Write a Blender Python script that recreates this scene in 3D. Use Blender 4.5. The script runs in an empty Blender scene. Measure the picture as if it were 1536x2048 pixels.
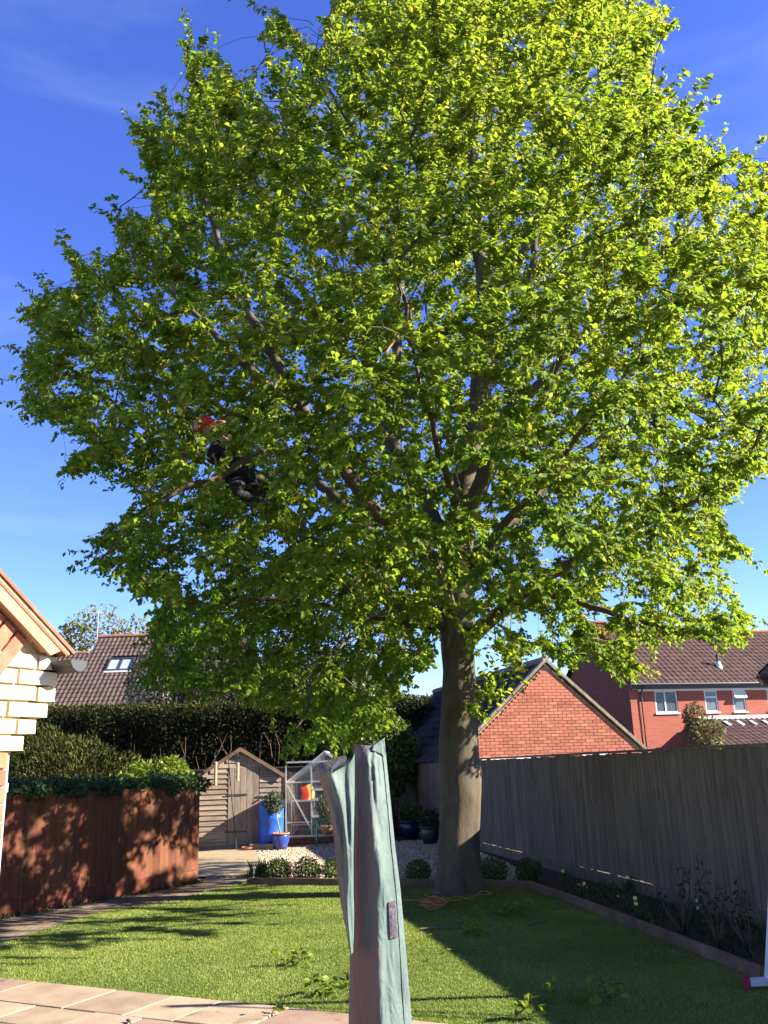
import bpy, bmesh, math, random
import numpy as np
from mathutils import Vector, Matrix
random.seed(7); rng = np.random.default_rng(7)
S = bpy.context.scene; COL = S.collection
R = math.radians

# ------------------------------------------------------------------ camera
FPX = 1771.0; PITCH = math.atan(510/1771.0); ROLL = R(1.9); EYE = 1.68
Fv = np.array([0, math.cos(PITCH), math.sin(PITCH)])
U0 = np.array([0, -math.sin(PITCH), math.cos(PITCH)]); R0 = np.array([1.0, 0, 0])
Rv = math.cos(ROLL)*R0 - math.sin(ROLL)*U0
Uv = math.cos(ROLL)*U0 + math.sin(ROLL)*R0
CAM = np.array([0, 0, EYE])
cd = bpy.data.cameras.new('camera'); cam = bpy.data.objects.new('camera', cd); COL.objects.link(cam)
cd.sensor_fit = 'VERTICAL'; cd.sensor_height = 24; cd.lens = 24*FPX/2048; cd.clip_end = 2000; cd.clip_start = .05
cam.matrix_world = Matrix(((Rv[0], Uv[0], -Fv[0], 0), (Rv[1], Uv[1], -Fv[1], 0), (Rv[2], Uv[2], -Fv[2], EYE), (0, 0, 0, 1)))
S.camera = cam

def ray(x, y): return Fv*FPX + Rv*(x-768) - Uv*(y-1024)
def G(x, y, z=0.0):                       # pixel -> point on level z
    d = ray(x, y); return CAM + d*((z-EYE)/d[2])
def AY(x, y, Y):                          # pixel -> point at distance Y
    d = ray(x, y); return CAM + d*(Y/d[1])
def proj(P):
    d = np.asarray(P) - CAM; w = d@Fv
    return 768+FPX*(d@Rv)/w, 1024-FPX*(d@Uv)/w

# ------------------------------------------------------------------ sky, sun, exposure
SUN_EL, SUN_AZ = R(27.5), R(96)
w = bpy.data.worlds.new('World'); S.world = w; w.use_nodes = True
nt = w.node_tree; bg = nt.nodes['Background']
sky = nt.nodes.new('ShaderNodeTexSky'); sky.sky_type = 'NISHITA'; sky.sun_disc = False
sky.sun_elevation = SUN_EL; sky.sun_rotation = SUN_AZ; sky.air_density = 1.0; sky.dust_density = .0; sky.ozone_density = 6.0
tc = nt.nodes.new('ShaderNodeTexCoord'); mp = nt.nodes.new('ShaderNodeMapping'); mp.inputs['Scale'].default_value = (1.2, 1.2, 7)
mp.inputs['Rotation'].default_value = (0, R(12), 0)
ns = nt.nodes.new('ShaderNodeTexNoise'); ns.inputs['Scale'].default_value = 1.6; ns.inputs['Detail'].default_value = 7; ns.inputs['Distortion'].default_value = .6
rp = nt.nodes.new('ShaderNodeValToRGB'); rp.color_ramp.elements[0].position = .56; rp.color_ramp.elements[1].position = .95
rp.color_ramp.elements[1].color = (.16, .16, .16, 1)
mx = nt.nodes.new('ShaderNodeMixRGB'); mx.inputs['Color2'].default_value = (4.2, 5.0, 7.0, 1)
hs = nt.nodes.new('ShaderNodeHueSaturation'); hs.inputs['Hue'].default_value = .525; hs.inputs['Saturation'].default_value = 1.12
for a, b in ((tc.outputs['Generated'], mp.inputs['Vector']), (mp.outputs[0], ns.inputs['Vector']), (ns.outputs['Fac'], rp.inputs[0]),
             (rp.outputs[0], mx.inputs['Fac']), (sky.outputs[0], hs.inputs['Color']), (hs.outputs[0], mx.inputs['Color1']), (mx.outputs[0], bg.inputs['Color'])):
    nt.links.new(a, b)
bg.inputs['Strength'].default_value = .08
sv = Vector((math.cos(SUN_EL)*math.sin(SUN_AZ), math.cos(SUN_EL)*math.cos(SUN_AZ), math.sin(SUN_EL)))
ld = bpy.data.lights.new('sun', 'SUN'); ld.energy = 5.0; ld.angle = R(.53); ld.color = (1, .93, .80)
sun = bpy.data.objects.new('sun', ld); COL.objects.link(sun); sun.rotation_euler = (-sv).to_track_quat('-Z', 'Y').to_euler(); sun.location = (20, -3, 20)
vs = S.view_settings; vs.view_transform = 'Standard'; vs.look = 'None'; vs.exposure = 2.12; vs.gamma = 1; vs.use_curve_mapping = False
S.cycles.max_bounces = 8; S.cycles.transparent_max_bounces = 12

# ------------------------------------------------------------------ helpers
def mat(name, c1, c2=None, scale=6, rough=.85, bump=0, bscale=40, rnd=0, stretch=(1, 1, 1), spec=.25, metallic=0, lo=.35, hi=.65, detail=5, hue=0, spots=None):
    m = bpy.data.materials.new(name); m.use_nodes = True; t = m.node_tree; N = t.nodes.new; L = t.links.new
    p = t.nodes['Principled BSDF']; p.inputs['Roughness'].default_value = rough; p.inputs['Metallic'].default_value = metallic
    p.inputs['Specular IOR Level'].default_value = spec
    c2 = c2 or tuple(x*.7 for x in c1)
    tc = N('ShaderNodeTexCoord'); oi = N('ShaderNodeObjectInfo'); ad = N('ShaderNodeVectorMath'); ad.operation = 'ADD'
    mp = N('ShaderNodeMapping'); mp.inputs['Scale'].default_value = stretch
    sc = N('ShaderNodeVectorMath'); sc.operation = 'SCALE'; sc.inputs['Scale'].default_value = 3.7
    L(tc.outputs['Object'], mp.inputs[0]); L(oi.outputs['Location'], sc.inputs[0]); L(mp.outputs[0], ad.inputs[0]); L(sc.outputs[0], ad.inputs[1])
    n = N('ShaderNodeTexNoise'); n.inputs['Scale'].default_value = scale; n.inputs['Detail'].default_value = detail; n.inputs['Roughness'].default_value = .6
    L(ad.outputs[0], n.inputs['Vector'])
    r = N('ShaderNodeValToRGB'); e = r.color_ramp.elements; e[0].position = lo; e[1].position = hi; e[0].color = (*c1, 1); e[1].color = (*c2, 1)
    L(n.outputs['Fac'], r.inputs[0]); out = r.outputs[0]
    if spots:
        n3 = N('ShaderNodeTexNoise'); n3.inputs['Scale'].default_value = spots[1]; n3.inputs['Detail'].default_value = 3; L(ad.outputs[0], n3.inputs['Vector'])
        r3 = N('ShaderNodeValToRGB'); r3.color_ramp.elements[0].position = spots[2]; r3.color_ramp.elements[1].position = spots[2]+.06
        L(n3.outputs['Fac'], r3.inputs[0]); mx = N('ShaderNodeMixRGB'); mx.inputs['Color2'].default_value = (*spots[0], 1)
        L(r3.outputs[0], mx.inputs['Fac']); L(out, mx.inputs['Color1']); out = mx.outputs[0]
    if rnd:
        h = N('ShaderNodeHueSaturation'); mr = N('ShaderNodeMapRange'); mr.inputs['To Min'].default_value = 1-rnd; mr.inputs['To Max'].default_value = 1+rnd
        L(oi.outputs['Random'], mr.inputs['Value']); L(mr.outputs[0], h.inputs['Value']); L(out, h.inputs['Color']); out = h.outputs[0]
        if hue:
            m2 = N('ShaderNodeMath'); m2.operation = 'MULTIPLY'; m2.inputs[1].default_value = 7.31; m3 = N('ShaderNodeMath'); m3.operation = 'FRACT'
            m4 = N('ShaderNodeMapRange'); m4.inputs['To Min'].default_value = .5-hue; m4.inputs['To Max'].default_value = .5+hue
            L(oi.outputs['Random'], m2.inputs[0]); L(m2.outputs[0], m3.inputs[0]); L(m3.outputs[0], m4.inputs['Value']); L(m4.outputs[0], h.inputs['Hue'])
    L(out, p.inputs['Base Color'])
    if bump:
        b = N('ShaderNodeBump'); b.inputs['Strength'].default_value = bump; b.inputs['Distance'].default_value = .01
        n2 = N('ShaderNodeTexNoise'); n2.inputs['Scale'].default_value = bscale; n2.inputs['Detail'].default_value = 6; L(ad.outputs[0], n2.inputs['Vector'])
        L(n2.outputs['Fac'], b.inputs['Height']); L(b.outputs[0], p.inputs['Normal'])
    return m

def leafmat(name, stops, trans=.4, rough=.5, spec=.3, tcol=1.25):
    m = bpy.data.materials.new(name); m.use_nodes = True; t = m.node_tree; N = t.nodes.new; L = t.links.new
    p = t.nodes['Principled BSDF']; p.inputs['Roughness'].default_value = rough; p.inputs['Specular IOR Level'].default_value = spec
    a = N('ShaderNodeAttribute'); a.attribute_name = 'v'
    r = N('ShaderNodeValToRGB'); e = r.color_ramp.elements
    while len(e) < len(stops): e.new(.5)
    for i, (pos, c) in enumerate(stops): e[i].position = pos; e[i].color = (*c, 1)
    L(a.outputs['Fac'], r.inputs[0]); L(r.outputs[0], p.inputs['Base Color'])
    if trans:
        tr = N('ShaderNodeBsdfTranslucent'); mm = N('ShaderNodeMixRGB'); mm.blend_type = 'MULTIPLY'; mm.inputs['Fac'].default_value = 1
        mm.inputs['Color2'].default_value = (tcol*1.0, tcol, tcol*.5, 1); L(r.outputs[0], mm.inputs['Color1']); L(mm.outputs[0], tr.inputs['Color'])
        mx = N('ShaderNodeMixShader'); mx.inputs['Fac'].default_value = trans; L(p.outputs[0], mx.inputs[1]); L(tr.outputs[0], mx.inputs[2])
        L(mx.outputs[0], t.nodes['Material Output'].inputs['Surface'])
    return m

def link(o, parent=None):
    COL.objects.link(o)
    if parent is not None: o.parent = parent
    return o
def tag(o, label=None, cat=None, group=None, kind=None):
    if label: o['label'] = label
    if cat: o['category'] = cat
    if group: o['group'] = group
    if kind: o['kind'] = kind
    return o
def E(name, loc, rz=0, label=None, cat=None, group=None):
    o = bpy.data.objects.new(name, None); o.empty_display_size = .2; COL.objects.link(o)
    o.location = [float(q) for q in loc]; o.rotation_euler = (0, 0, rz); return tag(o, label, cat, group)
def med(name, V, Fc, m, smooth=False):
    me = bpy.data.meshes.new(name); me.from_pydata([tuple(map(float, v)) for v in V], [], Fc); me.materials.append(m)
    if smooth: me.polygons.foreach_set('use_smooth', [True]*len(me.polygons))
    me.update(); return me
def mk(name, VF, m, parent=None, smooth=False, loc=None, mw=None):
    o = bpy.data.objects.new(name, med(name, VF[0], VF[1], m, smooth)); link(o, parent)
    if loc is not None: o.location = [float(q) for q in loc]
    return o
def inst(name, me, parent, M):
    o = bpy.data.objects.new(name, me); link(o, parent); o.matrix_local = M; return o
def fast(name, V, T, m, parent=None, v=None, smooth=False):      # big triangle meshes from arrays
    me = bpy.data.meshes.new(name); nv, nt_ = len(V), len(T)
    me.vertices.add(nv); me.vertices.foreach_set('co', np.ascontiguousarray(V, np.float32).ravel())
    me.loops.add(nt_*3); me.loops.foreach_set('vertex_index', np.ascontiguousarray(T, np.int32).ravel())
    me.polygons.add(nt_); me.polygons.foreach_set('loop_start', np.arange(0, nt_*3, 3, dtype=np.int32))
    if v is not None:
        at = me.attributes.new('v', 'FLOAT', 'FACE'); at.data.foreach_set('value', np.ascontiguousarray(v, np.float32))
    if smooth: me.polygons.foreach_set('use_smooth', np.ones(nt_, bool))
    me.materials.append(m); me.update(calc_edges=True)
    return link(bpy.data.objects.new(name, me), parent)
def box(x0, x1, y0, y1, z0, z1):
    return ([(x0, y0, z0), (x1, y0, z0), (x1, y1, z0), (x0, y1, z0), (x0, y0, z1), (x1, y0, z1), (x1, y1, z1), (x0, y1, z1)],
            [(0, 3, 2, 1), (4, 5, 6, 7), (0, 1, 5, 4), (1, 2, 6, 5), (2, 3, 7, 6), (3, 0, 4, 7)])
def join(*L):
    V, Fc = [], []
    for v, f in L:
        n = len(V); V += [tuple(q) for q in v]; Fc += [tuple(i+n for i in q) for q in f]
    return V, Fc
def bevbox(name, dx, dy, dz, c, m, jit=0):                        # chamfered box centred on origin
    bm = bmesh.new(); bmesh.ops.create_cube(bm, size=1)
    for v in bm.verts: v.co = Vector((v.co.x*dx, v.co.y*dy, v.co.z*dz))
    bmesh.ops.bevel(bm, geom=bm.edges[:], offset=c, segments=1, affect='EDGES')
    if jit:
        for v in bm.verts: v.co += Vector([random.uniform(-jit, jit) for _ in range(3)])
    me = bpy.data.meshes.new(name); bm.to_mesh(me); bm.free(); me.materials.append(m); return me
def bar(a, b, wx, wy=None, up=(0, 0, 1)):                         # square bar between two points
    a, b = Vector(a), Vector(b); d = (b-a).normalized(); wy = wy or wx; u = Vector(up)
    if abs(d.dot(u)) > .98: u = Vector((0, 1, 0))
    s = d.cross(u).normalized()*wx/2; t = s.cross(d).normalized()*wy/2
    return ([a-s-t, a+s-t, a+s+t, a-s+t, b-s-t, b+s-t, b+s+t, b-s+t],
            [(0, 3, 2, 1), (4, 5, 6, 7), (0, 1, 5, 4), (1, 2, 6, 5), (2, 3, 7, 6), (3, 0, 4, 7)])
def tube(P, r, n=8, cap=True):
    P = [Vector(p) for p in P]; r = [r]*len(P) if isinstance(r, (int, float)) else r; V, Fc = [], []
    prev = None
    for i, p in enumerate(P):
        d = (P[min(i+1, len(P)-1)]-P[max(i-1, 0)]).normalized()
        if prev is None:
            u = Vector((0, 0, 1)) if abs(d.z) < .9 else Vector((1, 0, 0)); a = d.cross(u).normalized()
        else: a = (prev-d*prev.dot(d)).normalized()
        prev = a; b = d.cross(a)
        for k in range(n):
            q = 2*math.pi*k/n; V.append(p+(a*math.cos(q)+b*math.sin(q))*r[i])
    for i in range(len(P)-1):
        for k in range(n): Fc.append((i*n+k, i*n+(k+1) % n, (i+1)*n+(k+1) % n, (i+1)*n+k))
    if cap: Fc += [tuple(range(n))[::-1], tuple(range((len(P)-1)*n, len(P)*n))]
    return V, Fc
def lathe(prof, n=20, cx=0, cy=0):
    V, Fc = [], []
    for r, z in prof:
        for k in range(n): a = 2*math.pi*k/n; V.append((cx+r*math.cos(a), cy+r*math.sin(a), z))
    for i in range(len(prof)-1):
        for k in range(n): Fc.append((i*n+k, i*n+(k+1) % n, (i+1)*n+(k+1) % n, (i+1)*n+k))
    Fc += [tuple(range(n))[::-1], tuple(range((len(prof)-1)*n, len(prof)*n))]
    return V, Fc
def smoothpath(P, step=.2):
    P = np.array(P, float); Q = np.vstack([2*P[0]-P[1], P, 2*P[-1]-P[-2]]); out = []
    for i in range(1, len(Q)-2):
        n = max(2, int(np.linalg.norm(Q[i+1]-Q[i])/step))
        for k in range(n):
            t = k/n; a, b, c, d = Q[i-1], Q[i], Q[i+1], Q[i+2]
            out.append(.5*((2*b)+(-a+c)*t+(2*a-5*b+4*c-d)*t*t+(-a+3*b-3*c+d)*t**3))
    out.append(P[-1]); return np.array(out)
def unit(a): return a/np.maximum(np.linalg.norm(a, axis=-1, keepdims=True), 1e-9)
def inpoly(x, y, poly):
    poly = np.asarray(poly); x = np.asarray(x); y = np.asarray(y); ins = np.zeros(x.shape, bool); j = len(poly)-1
    for i in range(len(poly)):
        xi, yi = poly[i][:2]; xj, yj = poly[j][:2]
        c = ((yi > y) != (yj > y)) & (x < (xj-xi)*(y-yi)/((yj-yi) if yj != yi else 1e-9)+xi); ins ^= c; j = i
    return ins
def leaves(name, P, D, Nn, Ln, Wd, m, parent=None, v=None, fold=.18, tris=4):
    n = len(P); D = unit(D); Nn = unit(Nn-D*np.sum(Nn*D, 1, keepdims=True)); Sd = np.cross(D, Nn)
    Ln = np.broadcast_to(np.asarray(Ln, float), (n,))[:, None]; Wd = np.broadcast_to(np.asarray(Wd, float), (n,))[:, None]
    k = np.arange(n)[:, None]
    if tris == 4:
        V = np.stack([P, P+D*Ln*.28+Sd*Wd*.46+Nn*Wd*fold, P+D*Ln*.68+Sd*Wd*.40+Nn*Wd*fold*.6, P+D*Ln-Nn*Ln*.12, P+D*Ln*.68-Sd*Wd*.40+Nn*Wd*fold*.6, P+D*Ln*.28-Sd*Wd*.46+Nn*Wd*fold], 1).reshape(-1, 3)
        T = np.concatenate([k*6+np.array([[0, 1, 3]]), k*6+np.array([[1, 2, 3]]), k*6+np.array([[0, 3, 5]]), k*6+np.array([[5, 3, 4]])], 1).reshape(-1, 3)
    else:
        V = np.stack([P, P+D*Ln*.5+Sd*Wd/2+Nn*Wd*fold, P+D*Ln, P+D*Ln*.5-Sd*Wd/2+Nn*Wd*fold], 1).reshape(-1, 3)
        T = np.concatenate([k*4+np.array([[0, 1, 2]]), k*4+np.array([[0, 2, 3]])], 1).reshape(-1, 3)
    v = rng.random(n) if v is None else v
    return fast(name, V, T, m, parent, np.repeat(v, tris))
def rdir(n): return unit(rng.normal(size=(n, 3)))
def plank(name, x0, x1, y0, y1, z0, z1, m, parent): return mk(name, box(x0, x1, y0, y1, z0, z1), m, parent)

# value noise in 3D (for clumping)
_g = rng.random((24, 24, 24))
def noise3(P, s):
    Q = np.asarray(P)*s; i = np.floor(Q).astype(int); f = Q-i; f = f*f*(3-2*f); i %= 24; j = (i+1) % 24
    def c(a, b, d): return _g[a[:, 0], b[:, 1], d[:, 2]]
    x = lambda b, d: c(i, b, d)*(1-f[:, 0])+c(j, b, d)*f[:, 0]
    y = lambda d: x(i, d)*(1-f[:, 1])+x(j, d)*f[:, 1]
    return y(i)*(1-f[:, 2])+y(j)*f[:, 2]

# ------------------------------------------------------------------ materials
M = dict(
    soil=mat('soil', (.035, .025, .018), (.07, .05, .035), 9, .95, .6, 60),
    earth=mat('earth', (.05, .055, .025), (.08, .075, .04), 2, .95),
    turf=mat('turf', (.09, .13, .025), (.15, .18, .045), 5, .95, .5, 120),
    slab=mat('slab', (.25, .17, .11), (.33, .235, .16), 3.5, .85, .25, 60, rnd=.14, hue=.012, spots=((.14, .10, .07), 2.2, .64)),
    mortar=mat('mortar', (.40, .33, .24), (.30, .25, .18), 12, .95, .4, 80),
    jointing=mat('jointing', (.17, .125, .09), (.10, .08, .055), 12, .95, .4, 80),
    paver=mat('paver', (.17, .125, .085), (.24, .18, .12), 8, .9, .3, 60, rnd=.2),
    concrete=mat('concrete', (.33, .25, .14), (.23, .18, .105), 3, .9, .3, 50),
    gravelbed=mat('gravelbed', (.30, .22, .15), (.2, .15, .10), 30, .95, .5, 90),
    fence_r=mat('weathered_boards', (.18, .14, .095), (.105, .08, .056), 1.6, .9, .4, 25, rnd=.13, stretch=(9, 9, .9), spots=((.035, .027, .02), 2.2, .67)),
    fence_l=mat('stained_boards', (.15, .05, .022), (.08, .028, .013), 2.5, .8, .4, 25, rnd=.22, stretch=(9, 9, .7), hue=.01),
    shed=mat('shed_boards', (.33, .25, .19), (.19, .145, .11), 2.6, .9, .5, 30, rnd=.2, stretch=(1, 8, 10)),
    sheddoor=mat('shed_door', (.29, .225, .175), (.18, .14, .11), 2.6, .9, .5, 30, rnd=.15, stretch=(10, 8, 1)),
    palepost=mat('pale_post', (.38, .32, .22), (.28, .24, .16), 4, .9, .3, 30, stretch=(6, 6, 1)),
    felt=mat('roof_felt', (.08, .075, .07), (.05, .048, .045), 8, .95, .4, 90),
    edging=mat('edging_timber', (.20, .12, .07), (.11, .07, .045), 3, .9, .4, 40, rnd=.15),
    brick_g=mat('garage_brick', (.38, .135, .085), (.31, .105, .068), 14, .9, .4, 90, rnd=.22, hue=.008),
    mortar_g=mat('garage_mortar', (.42, .27, .19), (.36, .22, .16), 20, .95),
    brick_c=mat('cream_brick', (.62, .52, .34), (.50, .38, .22), 9, .9, .5, 60, rnd=.1, spots=((.36, .2, .11), 7, .70)),
    brick_r=mat('red_brick', (.42, .145, .075), (.34, .10, .055), 10, .9, .5, 60, rnd=.15, hue=.01),
    mortar_a=mat('buff_mortar', (.50, .38, .20), (.40, .29, .15), 25, .95, .5, 90),
    verge=mat('verge_board', (.34, .21, .125), (.24, .145, .085), 7, .85, .4, 50, spots=((.10, .07, .05), 16, .68)),
    tile_a=mat('clay_tile', (.30, .11, .06), (.20, .075, .045), 9, .9, .4, 50, rnd=.2),
    tile_d=mat('brown_pantile', (.10, .065, .052), (.062, .042, .035), 5, .85, .3, 30, rnd=.22, spots=((.3, .27, .22), 5, .72)),
    tile_b=mat('red_brown_pantile', (.085, .043, .032), (.048, .026, .021), 5, .85, .3, 30, rnd=.2),
    tile_g=mat('dark_pantile', (.05, .042, .036), (.032, .028, .025), 5, .85, .3, 30, rnd=.2),
    ridge=mat('ridge_tile', (.33, .16, .08), (.24, .11, .06), 5, .9, rnd=.15),
    conc_verge=mat('verge_tile', (.26, .21, .16), (.17, .14, .11), 6, .9, .3, 40, rnd=.12),
    render=mat('cream_render', (.5, .45, .36), (.42, .38, .3), 4, .9),
    upvc=mat('white_plastic', (.78, .78, .76), (.72, .72, .7), 3, .35, spec=.5),
    flashing=mat('lead_flashing', (.5, .5, .52), (.4, .4, .42), 5, .5),
    black=mat('black_plastic', (.022, .022, .025), (.03, .03, .034), 5, .4, spec=.5),
    gutter=mat('grey_gutter', (.014, .015, .018), (.010, .011, .013), 6, .5, spec=.5),
    greyplastic=mat('grey_pipe', (.34, .36, .38), (.28, .30, .32), 4, .5),
    curtain=mat('curtain', (.10, .11, .13), (.06, .065, .08), 2, .9, stretch=(14, 1, .3)),
    roomdark=mat('room_interior', (.025, .022, .02), (.015, .014, .013), 2, .9),
    alu=mat('aluminium', (.60, .60, .60), (.48, .48, .48), 6, .42, metallic=.55, spec=.5),
    ladder=mat('ladder_alloy', (.66, .68, .74), (.55, .57, .62), 6, .4, metallic=.4),
    redrubber=mat('red_rubber', (.26, .035, .045), (.2, .03, .035), 6, .6),
    bluebarrel=mat('blue_plastic', (.018, .11, .50), (.012, .075, .38), 3, .38, spec=.5),
    blueglaze=mat('blue_glaze', (.022, .05, .22), (.035, .06, .28), 4, .2, spec=.6, spots=((.3, .17, .09), 5.5, .66)),
    darkglaze=mat('dark_blue_glaze', (.015, .02, .07), (.012, .015, .05), 4, .25, spec=.5),
    terracotta=mat('terracotta', (.45, .19, .09), (.36, .15, .075), 6, .9),
    greenmetal=mat('green_metal', (.02, .13, .085), (.015, .10, .065), 5, .5),
    steel=mat('dark_steel', (.10, .095, .09), (.06, .058, .055), 8, .5, metallic=.6),
    seedcage=mat('seed_mesh', (.42, .34, .20), (.30, .20, .10), 60, .7),
    bark=mat('smooth_bark', (.125, .095, .058), (.055, .043, .028), 3.2, .85, .45, 22, stretch=(1.8, 1.8, .6), lo=.3, hi=.7, spots=((.15, .14, .10), 6, .68)),
    twig=mat('twig', (.11, .075, .05), (.07, .05, .035), 6, .9),
    deadtwig=mat('dead_twig', (.20, .12, .08), (.12, .075, .05), 6, .95),
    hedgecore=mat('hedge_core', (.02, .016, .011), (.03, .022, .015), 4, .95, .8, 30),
    rope=mat('orange_rope', (.50, .22, .07), (.34, .15, .05), 40, .8),
    helmet=mat('orange_helmet', (.75, .05, .02), (.7, .045, .02), 5, .35, spec=.5),
    cloth=mat('dark_cloth', (.018, .016, .018), (.028, .025, .026), 9, .9, .5, 40),
    jacket=mat('brown_cloth', (.030, .018, .015), (.018, .013, .012), 9, .9, .5, 40),
    skin=mat('skin', (.45, .26, .18), (.40, .22, .15), 8, .6),
    leather=mat('boot_leather', (.03, .024, .02), (.02, .017, .015), 9, .6),
    bagred=mat('bag_red', (.6, .03, .025), (.5, .025, .02), 5, .35, spec=.5),
    bagyellow=mat('bag_yellow', (.72, .42, .02), (.6, .34, .02), 5, .35, spec=.5),
    velcro=mat('velcro', (.035, .025, .035), (.10, .085, .10), 90, .9, .9, 150),
    solar=mat('solar_cells', (.02, .03, .10), (.015, .02, .07), 3, .2, spec=.6),
    petal=mat('petal', (.75, .68, .30), (.7, .6, .22), 8, .6),
    stem=mat('green_stem', (.06, .085, .03), (.04, .06, .02), 6, .7),
)
def glassmat(name, tint, alpha):
    m = bpy.data.materials.new(name); m.use_nodes = True; t = m.node_tree; p = t.nodes['Principled BSDF']
    p.inputs['Base Color'].default_value = (*tint, 1); p.inputs['Roughness'].default_value = .06; p.inputs['Specular IOR Level'].default_value = .6
    tr = t.nodes.new('ShaderNodeBsdfTransparent'); mx = t.nodes.new('ShaderNodeMixShader'); n = t.nodes.new('ShaderNodeTexNoise'); n.inputs['Scale'].default_value = 3
    mr = t.nodes.new('ShaderNodeMapRange'); mr.inputs['To Min'].default_value = alpha*.5; mr.inputs['To Max'].default_value = alpha*1.5
    t.links.new(n.outputs['Fac'], mr.inputs['Value']); t.links.new(mr.outputs[0], mx.inputs['Fac'])
    t.links.new(tr.outputs[0], mx.inputs[1]); t.links.new(p.outputs[0], mx.inputs[2]); t.links.new(mx.outputs[0], t.nodes['Material Output'].inputs['Surface']); return m
M['glass'] = glassmat('greenhouse_glass', (.30, .30, .27), .28)
M['winglass'] = glassmat('window_glass', (.10, .12, .14), .45)
M['frosted'] = mat('frosted_glass', (.13, .16, .17), (.10, .12, .13), 3, .25, spec=.6)
M['skypane'] = mat('rooflight_glass', (.35, .42, .46), (.28, .34, .38), 2, .12, spec=.8)

def brickmat(name, c1, c2, cm, sc, bw=.225, bh=.075):
    m = bpy.data.materials.new(name); m.use_nodes = True; t = m.node_tree; N = t.nodes.new; L = t.links.new
    p = t.nodes['Principled BSDF']; p.inputs['Roughness'].default_value = .9; p.inputs['Specular IOR Level'].default_value = .2
    tc = N('ShaderNodeTexCoord'); sp = N('ShaderNodeSeparateXYZ'); cb = N('ShaderNodeCombineXYZ'); ad = N('ShaderNodeMath'); ad.operation = 'ADD'
    L(tc.outputs['Object'], sp.inputs[0]); L(sp.outputs['X'], ad.inputs[0]); L(sp.outputs['Y'], ad.inputs[1]); L(ad.outputs[0], cb.inputs['X']); L(sp.outputs['Z'], cb.inputs['Y'])
    b = N('ShaderNodeTexBrick'); b.inputs['Scale'].default_value = 1; b.inputs['Brick Width'].default_value = bw; b.inputs['Row Height'].default_value = bh
    b.inputs['Mortar Size'].default_value = .006; b.inputs['Color1'].default_value = (*c1, 1); b.inputs['Color2'].default_value = (*c2, 1); b.inputs['Mortar'].default_value = (*cm, 1)
    b.inputs['Mortar Smooth'].default_value = .2
    L(cb.outputs[0], b.inputs['Vector']); L(b.outputs['Color'], p.inputs['Base Color'])
    bp = N('ShaderNodeBump'); bp.inputs['Strength'].default_value = .6; bp.inputs['Distance'].default_value = .01; bp.invert = True; L(b.outputs['Fac'], bp.inputs['Height']); L(bp.outputs[0], p.inputs['Normal'])
    return m
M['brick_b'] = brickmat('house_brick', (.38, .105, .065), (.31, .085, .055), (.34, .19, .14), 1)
M['brick_side'] = brickmat('shade_painted_brick', (.15, .055, .042), (.11, .042, .034), (.15, .085, .065), 1)  # front brick darkened; the unlit gable's shade is put into its colour
M['brick_e'] = brickmat('far_brick', (.16, .06, .045), (.12, .05, .04), (.2, .14, .1), 1)
M['blockpave'] = brickmat('block_paving', (.22, .165, .105), (.15, .11, .075), (.07, .055, .04), 1, .2, .1)
def flatpave(m):                                # block pattern laid on the ground plane
    t = m.node_tree; cb = [n for n in t.nodes if n.type == 'COMBXYZ'][0]; sp = [n for n in t.nodes if n.type == 'SEPXYZ'][0]
    for l in list(t.links):
        if l.to_node == cb: t.links.remove(l)
    t.links.new(sp.outputs['X'], cb.inputs['Y']); t.links.new(sp.outputs['Y'], cb.inputs['X'])
flatpave(M['blockpave'])

# leaf colours: young spring foliage, yellow-green to mid green
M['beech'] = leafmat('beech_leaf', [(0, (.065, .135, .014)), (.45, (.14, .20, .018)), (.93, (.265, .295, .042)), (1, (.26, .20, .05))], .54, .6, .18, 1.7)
M['grass'] = leafmat('grass_blade', [(0, (.10, .145, .024)), (.6, (.18, .235, .04)), (.93, (.25, .285, .07)), (1, (.38, .34, .15))], .35, .55, .25, 1.2)
M['conifer'] = leafmat('conifer_spray', [(0, (.012, .016, .005)), (.7, (.026, .031, .007)), (1, (.085, .08, .015))], .15, .7, .15)
M['conifer_y'] = leafmat('golden_conifer_spray', [(0, (.014, .018, .005)), (.55, (.036, .042, .008)), (1, (.13, .125, .02))], .2, .7, .15)
M['ivy'] = leafmat('climber_leaf', [(0, (.02, .045, .012)), (.8, (.04, .08, .02)), (1, (.07, .12, .03))], .25, .5, .3)
M['bright'] = leafmat('bright_leaf', [(0, (.09, .14, .012)), (.7, (.15, .20, .018)), (1, (.2, .23, .03))], .4, .5, .3)
M['dark'] = leafmat('dark_leaf', [(0, (.018, .03, .008)), (.75, (.035, .05, .012)), (1, (.07, .085, .025))], .2, .5, .35)
M['box'] = leafmat('box_leaf', [(0, (.045, .075, .012)), (.7, (.085, .125, .018)), (1, (.13, .16, .03))], .3, .5, .35)
M['olive'] = leafmat('olive_leaf', [(0, (.09, .08, .03)), (.6, (.15, .125, .055)), (1, (.26, .22, .13))], .25, .6, .3)
M['lavender'] = leafmat('grey_leaf', [(0, (.10, .12, .06)), (1, (.20, .21, .13))], .2, .8, .1)
M['fartree'] = leafmat('far_leaf', [(0, (.10, .11, .02)), (.6, (.17, .155, .03)), (1, (.22, .18, .05))], .35, .6, .2)
M['blossom'] = leafmat('blossom', [(0, (.09, .10, .05)), (.55, (.16, .16, .08)), (.75, (.5, .48, .42)), (1, (.65, .62, .56))], .3, .7, .1)
M['stone'] = leafmat('gravel_stone', [(0, (.24, .15, .09)), (.35, (.40, .29, .19)), (.75, (.52, .41, .29)), (1, (.62, .54, .44))], 0, .8, .2)

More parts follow.
